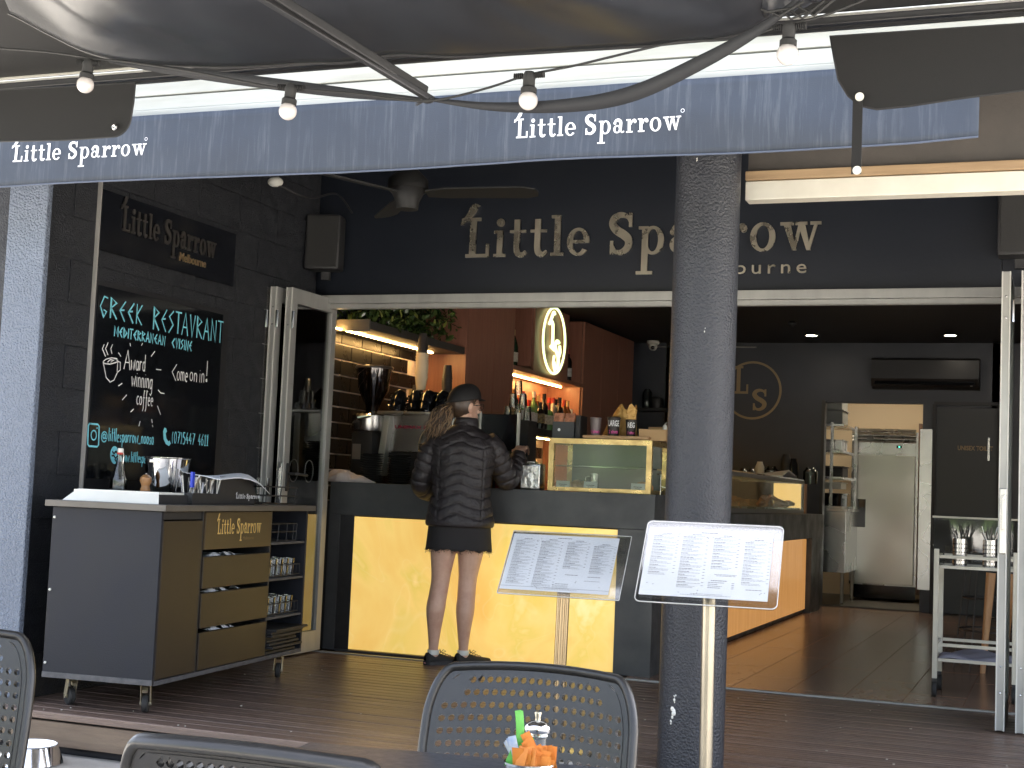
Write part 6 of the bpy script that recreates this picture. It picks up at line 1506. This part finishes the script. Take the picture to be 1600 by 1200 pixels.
# arms inside the sleeves, then hands
limb(m, dense([(-.14, .03, 1.25, .036), (-.2, .04, 1.13, .036), (-.22, .08, 1.035, .035), (-.16, .21, .99, .033), (-.08, .33, 1.04, .026), (-.05, .37, 1.05, .022)], 3), 12)
limb(m, dense([(.14, .035, 1.25, .036), (.2, .08, 1.16, .036), (.24, .125, 1.08, .036), (.285, .22, 1.13, .034), (.315, .29, 1.21, .026), (.325, .33, 1.245, .022)], 3), 12)
def hand(c, fw, up_, side, k):
    """palm plus four fingers and a thumb"""
    c, fw, up_ = Vector(c), Vector(fw).normalized(), Vector(up_).normalized(); sd_ = fw.cross(up_).normalized()*side
    def q(a_, b_, h): return tuple(c+fw*a_+sd_*b_+up_*h)
    for j, b_ in enumerate((-.03, -.01, .01, .03)):
        limb(m, [q(0, b_*.6, 0)+(.013,), q(.045, b_*.9, .004)+(.013,), q(.085, b_, .0)+(.0105,)], 8)
        L_ = (.062, .075, .07, .055)[j]
        limb(m, [q(.08, b_, 0)+(.0095,), q(.08+L_*.45, b_*1.1, -.006-k*.01)+(.0085,), q(.08+L_*.8, b_*1.12, -.02-k*.02)+(.008,), q(.08+L_, b_*1.1, -.034-k*.025)+(.0065,)], 8)
    limb(m, [q(.015, -.028, -.004)+(.013,), q(.045, -.052, -.015)+(.011,), q(.075, -.055, -.026)+(.0095,), q(.095, -.048, -.034)+(.008,)], 8)
hand((.327, .335, 1.25), (.1, .9, .25), (0, 0, 1), 1, 1); hand((-.05, .37, 1.052), (.45, .85, -.1), (0, 0, 1), -1, .6)
body = mesh_obj('body', remesh(m, .0055, 3), M_skin, pe)
# jacket: torso and sleeves grown into one shell, then quilted
m = MB()
loftb(m, [((.0, .0, .79), .19, .143), ((.0, .0, .81), .197, .148), ((.0, .003, .86), .188, .142), ((-.0, .005, .96), .166, .13), ((.0, .012, 1.06), .168, .13), ((0, .02, 1.16), .182, .13), ((0, .026, 1.24), .198, .126), ((0, .035, 1.295), .175, .11), ((.002, .04, 1.33), .125, .09), ((.006, .045, 1.36), .075, .072), ((.01, .05, 1.40), .068, .068), ((.012, .052, 1.415), .062, .062)], 36)
limb(m, dense([(-.13, .03, 1.27, .07), (-.188, .035, 1.2, .067), (-.222, .045, 1.1, .061), (-.235, .075, 1.02, .058), (-.2, .15, .985, .056), (-.14, .24, 1.0, .052), (-.085, .32, 1.035, .043)], 4), 20)
limb(m, dense([(.13, .03, 1.28, .07), (.188, .065, 1.22, .068), (.23, .105, 1.13, .065), (.256, .14, 1.07, .062), (.282, .2, 1.105, .06), (.305, .265, 1.17, .051), (.32, .31, 1.222, .043)], 4), 20)
jm = remesh(m, .0062, 5)
inv = PM.inverted(); n_ = len(jm.vertices)
co = np.empty(n_*3); jm.vertices.foreach_get('co', co); co = co.reshape(-1, 3); no = np.empty(n_*3); jm.vertices.foreach_get('normal', no); no = no.reshape(-1, 3)
lc = np.c_[co, np.ones(n_)] @ np.array(inv).T
x, y, z = lc[:, 0], lc[:, 1], lc[:, 2]
def armco(side):
    """parameter along the sleeve and distance to its axis"""
    A = np.array([(-.17, .03, 1.25), (-.235, .045, 1.1), (-.245, .075, 1.02), (-.14, .24, 1.0), (-.07, .34, 1.04)] if side < 0 else [(.17, .05, 1.25), (.238, .105, 1.13), (.262, .14, 1.07), (.3, .25, 1.15), (.325, .33, 1.24)])
    best = np.full(n_, 9.); tt = np.zeros(n_); s0 = 0
    for a_, b_ in zip(A, A[1:]):
        d = b_-a_; L_ = np.linalg.norm(d); t = np.clip(((lc[:, :3]-a_) @ d)/L_**2, 0, 1); ds = np.linalg.norm(lc[:, :3]-(a_+t[:, None]*d), axis=1)
        k = ds < best; best[k] = ds[k]; tt[k] = s0+t[k]*L_; s0 += L_
    return tt, best
tl, dl2 = armco(-1); tr_, dr2 = armco(1)
sleeveL = (dl2 < .085) & (x < -.175+.0*z) | (dl2 < .07) & (y > .17); sleeveR = (dr2 < .088) & (x > .175) | (dr2 < .07) & (y > .17)
ax_ = np.abs(x-.0)
zig = z+.36*np.minimum(ax_, .12)-.5*np.maximum(ax_-.12, 0)+.004*np.sin(x*40)
ph = (zig/.058) % 1.0
phs = np.where(sleeveL, (tl/.052+.12*np.sin(6*x)) % 1.0, np.where(sleeveR, (tr_/.052+.12*np.sin(6*x)) % 1.0, ph))
dd = np.minimum(phs, 1-phs)
disp = .0045*np.sqrt(np.clip(np.sin(PI*phs), 0, 1))-.0045*np.exp(-(dd/.07)**2)
# long side panel seams
seam = np.exp(-((ax_-.125)/.004)**2)*(~sleeveL)*(~sleeveR)*(z < 1.22)
disp -= .005*seam
r_n = np.array([mnoise.noise((a_*22, b_*22, c_*38)) for a_, b_, c_ in lc[:, :3]])
disp += .0035*r_n*np.where(dd < .25, 1.4, .7)
disp = np.where(z > 1.365, disp*.4, disp); disp = np.where(z < .815, .003, disp)
co += no*disp[:, None]; jm.vertices.foreach_set('co', co.reshape(-1)); jm.update()
mesh_obj('jacket', jm, M_jacket, pe)
# cut-off shorts with frayed hem
m = MB()
def short(u, v):
    a_ = 2*PI*u; w1 = 1+.06*(1-v); rx_ = (.178-.006*v)*w1; ry_ = (.118)*w1
    z_ = .655+.2*v+(.006*math.sin(a_*9)+.004*math.sin(a_*23))*(v < .05)
    fl2 = 1+.015*math.sin(a_*5)*(1-v)
    return P_(rx_*fl2*math.cos(a_), .01+ry_*fl2*math.sin(a_), z_)
m.grid(short, 72, 12, closed_u=True)
m.done('denim_shorts', M_denim, pe, smooth=2, solid=.004)
m = MB(); rf_ = random.Random(2)
for k in range(110):
    u = rf_.random(); p0 = short(u, 0); L_ = rf_.choice([.008, .012, .016, .03 if k % 9 == 0 else .01]); m.tube([p0, p0+Vector((rf_.uniform(-.006, .006), 0, -L_*.6)), p0+Vector((rf_.uniform(-.012, .012), rf_.uniform(-.005, .005), -L_))], .0009, 4)
m.done('frayed_threads', mat('thread', (.06, .055, .055), .9), pe)['kind'] = 'stuff'
# socks and shoes
M_shoe = mat('black_canvas', (.016, .015, .016), .75); M_sole = mat('shoe_sole', (.03, .028, .03), .6)
for i, (ax, ay) in enumerate((LA, RA)):
    d = Vector((.8, .6)).normalized(); s_ = Vector((-d.y, d.x))
    def F(a_, b_, z_): return P_(ax+d.x*a_+s_.x*b_, ay+d.y*a_+s_.y*b_, z_)
    ank = (-.119, .018) if i == 0 else (.05, .056)
    MB().lathe([(.032, .058), (.034, .066), (.035, .085), (.031, .086), (.030, .06)], P_(ank[0], ank[1], 0), 20, cap=False).done('white_sock', M_white, pe, smooth=2)
    prof = [(-.055, .016, .058), (-.045, .032, .07), (-.02, .037, .072), (.01, .038, .07), (.045, .038, .062), (.085, .041, .05), (.125, .041, .043), (.16, .034, .038), (.18, .02, .034), (.188, .008, .028)]
    def shoe(u, v):
        k = v*(len(prof)-1); q = min(int(k), len(prof)-2); t = k-q; L_, w_, h_ = [prof[q][j]*(1-t)+prof[q+1][j]*t for j in range(3)]
        a_ = 2*PI*u; cz_ = math.sin(a_); return F(L_, w_*math.cos(a_)*(1-.15*max(0, cz_)), .018+(h_-.018)*max(0, cz_)**.8-.0*min(0, cz_) if cz_ > 0 else .018+.004*cz_)
    MB().grid(shoe, 24, 27, closed_u=True).done('shoe', M_shoe, pe, smooth=2)
    out = []
    for L_, w_, h_ in prof: out.append((L_, w_+.003))
    for L_, w_, h_ in reversed(prof): out.append((L_, -w_-.003))
    MB().prism([F(a_, b_, .0015) for a_, b_ in out], (0, 0, .019)).done('sole', M_sole, pe)
    MB().box(F(-.057, 0, .012), (.014, .004, .008), rot=Matrix.Rotation(AX+math.atan2(d.y, d.x)+PI/2, 3, 'Z')).done('heel_tab', mat('white_red_tab', (.6, .3, .28), .5), pe)
    m = MB()
    for k in range(4): m.tube([F(.055+.018*k, -.02, .063-.006*k), F(.06+.018*k, 0, .068-.006*k), F(.055+.018*k, .02, .063-.006*k)], .002, 5)
    for sg2 in (-1, 1): m.tube([F(.05, 0, .068), F(.055, sg2*.018, .085), F(.062, sg2*.034, .078), F(.055, sg2*.01, .068)], .0018, 5)
    m.done('laces', M_shoe, pe)
# hair: scalp cap of strands and ponytail
M_hair = mat('brown_hair', (.035, .021, .013), .36, col2=(.085, .05, .03), nscale=30, stretch=(1, 1, .12)); M_hair2 = mat('blonde_strand', (.26, .17, .095), .4)
def scalp(u, v):
    a_ = 2*PI*u; q0 = min(1, max(0, (.45-math.sin(a_))/.7)); b_ = v*PI*(.44+.36*q0)
    x_ = .0785*math.sin(b_)*math.cos(a_); y_ = .096*math.sin(b_)*math.sin(a_)-.004; z_ = .016+.107*math.cos(b_)
    
    return HM @ Vector((x_, y_, z_+.0015*math.sin(a_*30)))
MB().grid(scalp, 48, 18, closed_u=True).done('hair', M_hair, pe, smooth=2)
rh_ = random.Random(12); m = MB(); m2 = MB()
TIE = HM @ Vector((-.03, -.098, .0))
TIEL = inv @ TIE
for k in range(170):
    a_ = rh_.uniform(0, 2*PI); b_ = rh_.uniform(.9, 1.75)
    st = HM @ Vector((.079*math.sin(b_)*math.cos(a_), min(.05, .097*math.sin(b_)*math.sin(a_)), .018+.108*math.cos(b_)))
    mid = st.lerp(TIE, .55); off = (mid-(HM @ Vector((0, 0, .01)))).normalized(); mid = (HM @ Vector((0, 0, .01)))+off*max((mid-(HM @ Vector((0, 0, .01)))).length, .093)
    (m if rh_.random() < .8 else m2).tube([st, mid, TIE+Vector((rh_.uniform(-.008, .008),)*3)], [.0022, .0026, .002], 4)
for k in range(230):
    th = rh_.uniform(0, 2*PI); r0 = math.sqrt(rh_.random()); L_ = rh_.uniform(.12, .225)
    ox, oy = math.cos(th)*r0, math.sin(th)*r0; wv = rh_.uniform(0, 6); pts = []
    for j in range(8):
        t = j/7; sp2 = .012+.044*math.sin(min(1, t*1.4)*PI*.5)
        pts.append(P_(TIEL.x-.03*t-.035*t*t+ox*sp2*1.15+.013*math.sin(wv+t*7), TIEL.y-.03*math.sin(t*PI*.8)-.02+oy*sp2*.7+.006*math.cos(wv*2+t*7), TIEL.z+.02*math.sin(t*PI)*(t < .5)-L_*t**1.1))
    (m if rh_.random() < .68 else m2).tube(pts, [.0022, .003, .0034, .0034, .003, .0026, .002, .0008], 4)
m.done('ponytail', M_hair, pe, smooth=2)['kind'] = 'stuff'; m2.done('blonde_strands', M_hair2, pe, smooth=2)['kind'] = 'stuff'
MB().tube([TIE+Vector((.017*math.cos(t*PI/6), .004, .017*math.sin(t*PI/6))) for t in range(12)], .006, 8, closed=True).done('hair_tie', M_matblack, pe)
# cap with small peak, glasses, ear ring left out
def capf(u, v):
    a_ = 2*PI*u; b_ = v*PI*.5
    dz = .02*math.sin(a_)+.012
    return HM @ Vector((.086*math.sin(b_)*math.cos(a_), .103*math.sin(b_)*math.sin(a_)-.002, .02+dz*math.sin(b_)+.107*math.cos(b_)))
MB().grid(capf, 40, 14, closed_u=True).done('cap', mat('cap_cloth', (.012, .011, .012), .7), pe, smooth=2, solid=.003)
MB().grid(lambda u, v: HM @ Vector(((.078*math.cos(PI*(.18+.64*u)))*(1-.1*v), .09*math.sin(PI*(.18+.64*u))+.052*v*math.sin(PI*(.1+.8*u)), .052-.012*v)), 20, 6).done('cap_peak', M_matblack, pe, smooth=2, solid=.003)
m = MB()
for sx in (-1, 1):
    m.tube([HM @ Vector((sx*(.033+.026*math.cos(t*PI/7)), .098+.004*math.sin(t*PI/7), -.002+.02*math.sin(t*PI/7))) for t in range(14)], .0018, 5, closed=True)
    m.tube([HM @ Vector((sx*.06, .095, .004)), HM @ Vector((sx*.077, .04, .006)), HM @ Vector((sx*.079, -.005, .0))], .0018, 5)
m.tube([HM @ Vector((-.008, .1, .0)), HM @ Vector((.008, .1, .0))], .0018, 5)
m.done('glasses', M_matblack, pe)
MB().grid(lambda u, v: HM @ Vector(((u-.5)*.12, .085+.03*math.cos((u-.5)*2.6)*(.6+.4*math.sin(v*PI)), -.035-.075*v)), 10, 8).done('lowered_face_mask', mat('mask_blue', (.25, .33, .42), .8), pe, smooth=2, solid=.001) if False else None
# ================================================================== the street behind the viewer (seen in reflections)
struct('road', MB().box((0, -16, -.168), (160, 9, .012)), mat('asphalt', (.055, .055, .056), .85, bump=.3, bscale=80))['label'] = 'asphalt road across from the cafe'
rt = random.Random(31)
M_fol = mat('street_leaf', (.05, .085, .03), .6, col2=(.08, .12, .04), nscale=3); M_bark = mat('bark', (.09, .07, .05), .9, bump=.6, bscale=20)
ordx = ['leftmost', 'second', 'third', 'fourth', 'fifth', 'sixth', 'rightmost']
for k, x in enumerate((-22, -14, -7.5, -1, 6, 13, 21)):
    y = -24+rt.uniform(-2, 2); t = thing('street_tree', 'leafy tree across the road behind the viewer, %s of the row' % ordx[k], 'tree', (x, y, -.17), group='trees across the road')
    MB().tube([(x, y, -.17), (x+.2, y, 1.8), (x-.1, y+.2, 3.6)], [.25, .18, .1], 10).done('trunk', M_bark, t, smooth=2)
    m = MB()
    for j in range(900):
        c = Vector((rt.gauss(x, 2.1), rt.gauss(y, 1.6), 4.2+rt.gauss(0, 1.5))); leaf(m, c, (rt.uniform(-1, 1), rt.uniform(-1, 1), rt.uniform(-1, .4)), rt.uniform(.5, .9), (rt.random(), rt.random(), 1))
    m.done('crown', M_fol, t)
pm2 = thing('palm_tree', 'low palm on the pavement behind the viewer', 'palm', (-5.5, -3.5, -.17))
m = MB()
for k in range(16):
    a_ = k*PI/8; 
    for j in range(14):
        t = j/14; c = Vector((-5.5+1.5*t*math.cos(a_), -3.5+1.5*t*math.sin(a_), 1.6+.9*math.sin(t*2.6))); leaf(m, c, (math.cos(a_+1.1), math.sin(a_+1.1), -.5), .38, (0, 0, 1)); leaf(m, c, (math.cos(a_-1.1), math.sin(a_-1.1), -.5), .38, (0, 0, 1))
m.done('fronds', mat('palm_leaf', (.1, .17, .04), .45), pm2); MB().tube([(-5.5, -3.5, -.17), (-5.5, -3.5, 1.6)], .12, 10).done('trunk', M_bark, pm2)
for k, x in enumerate((-3.4, 1.6)):
    tag(MB().box((x, -2.5, 1.3), (.16, .16, 2.94), bev=.01).done('white_post', M_white), 'white awning post behind the viewer, %s one' % ('left', 'right')[k], 'post')
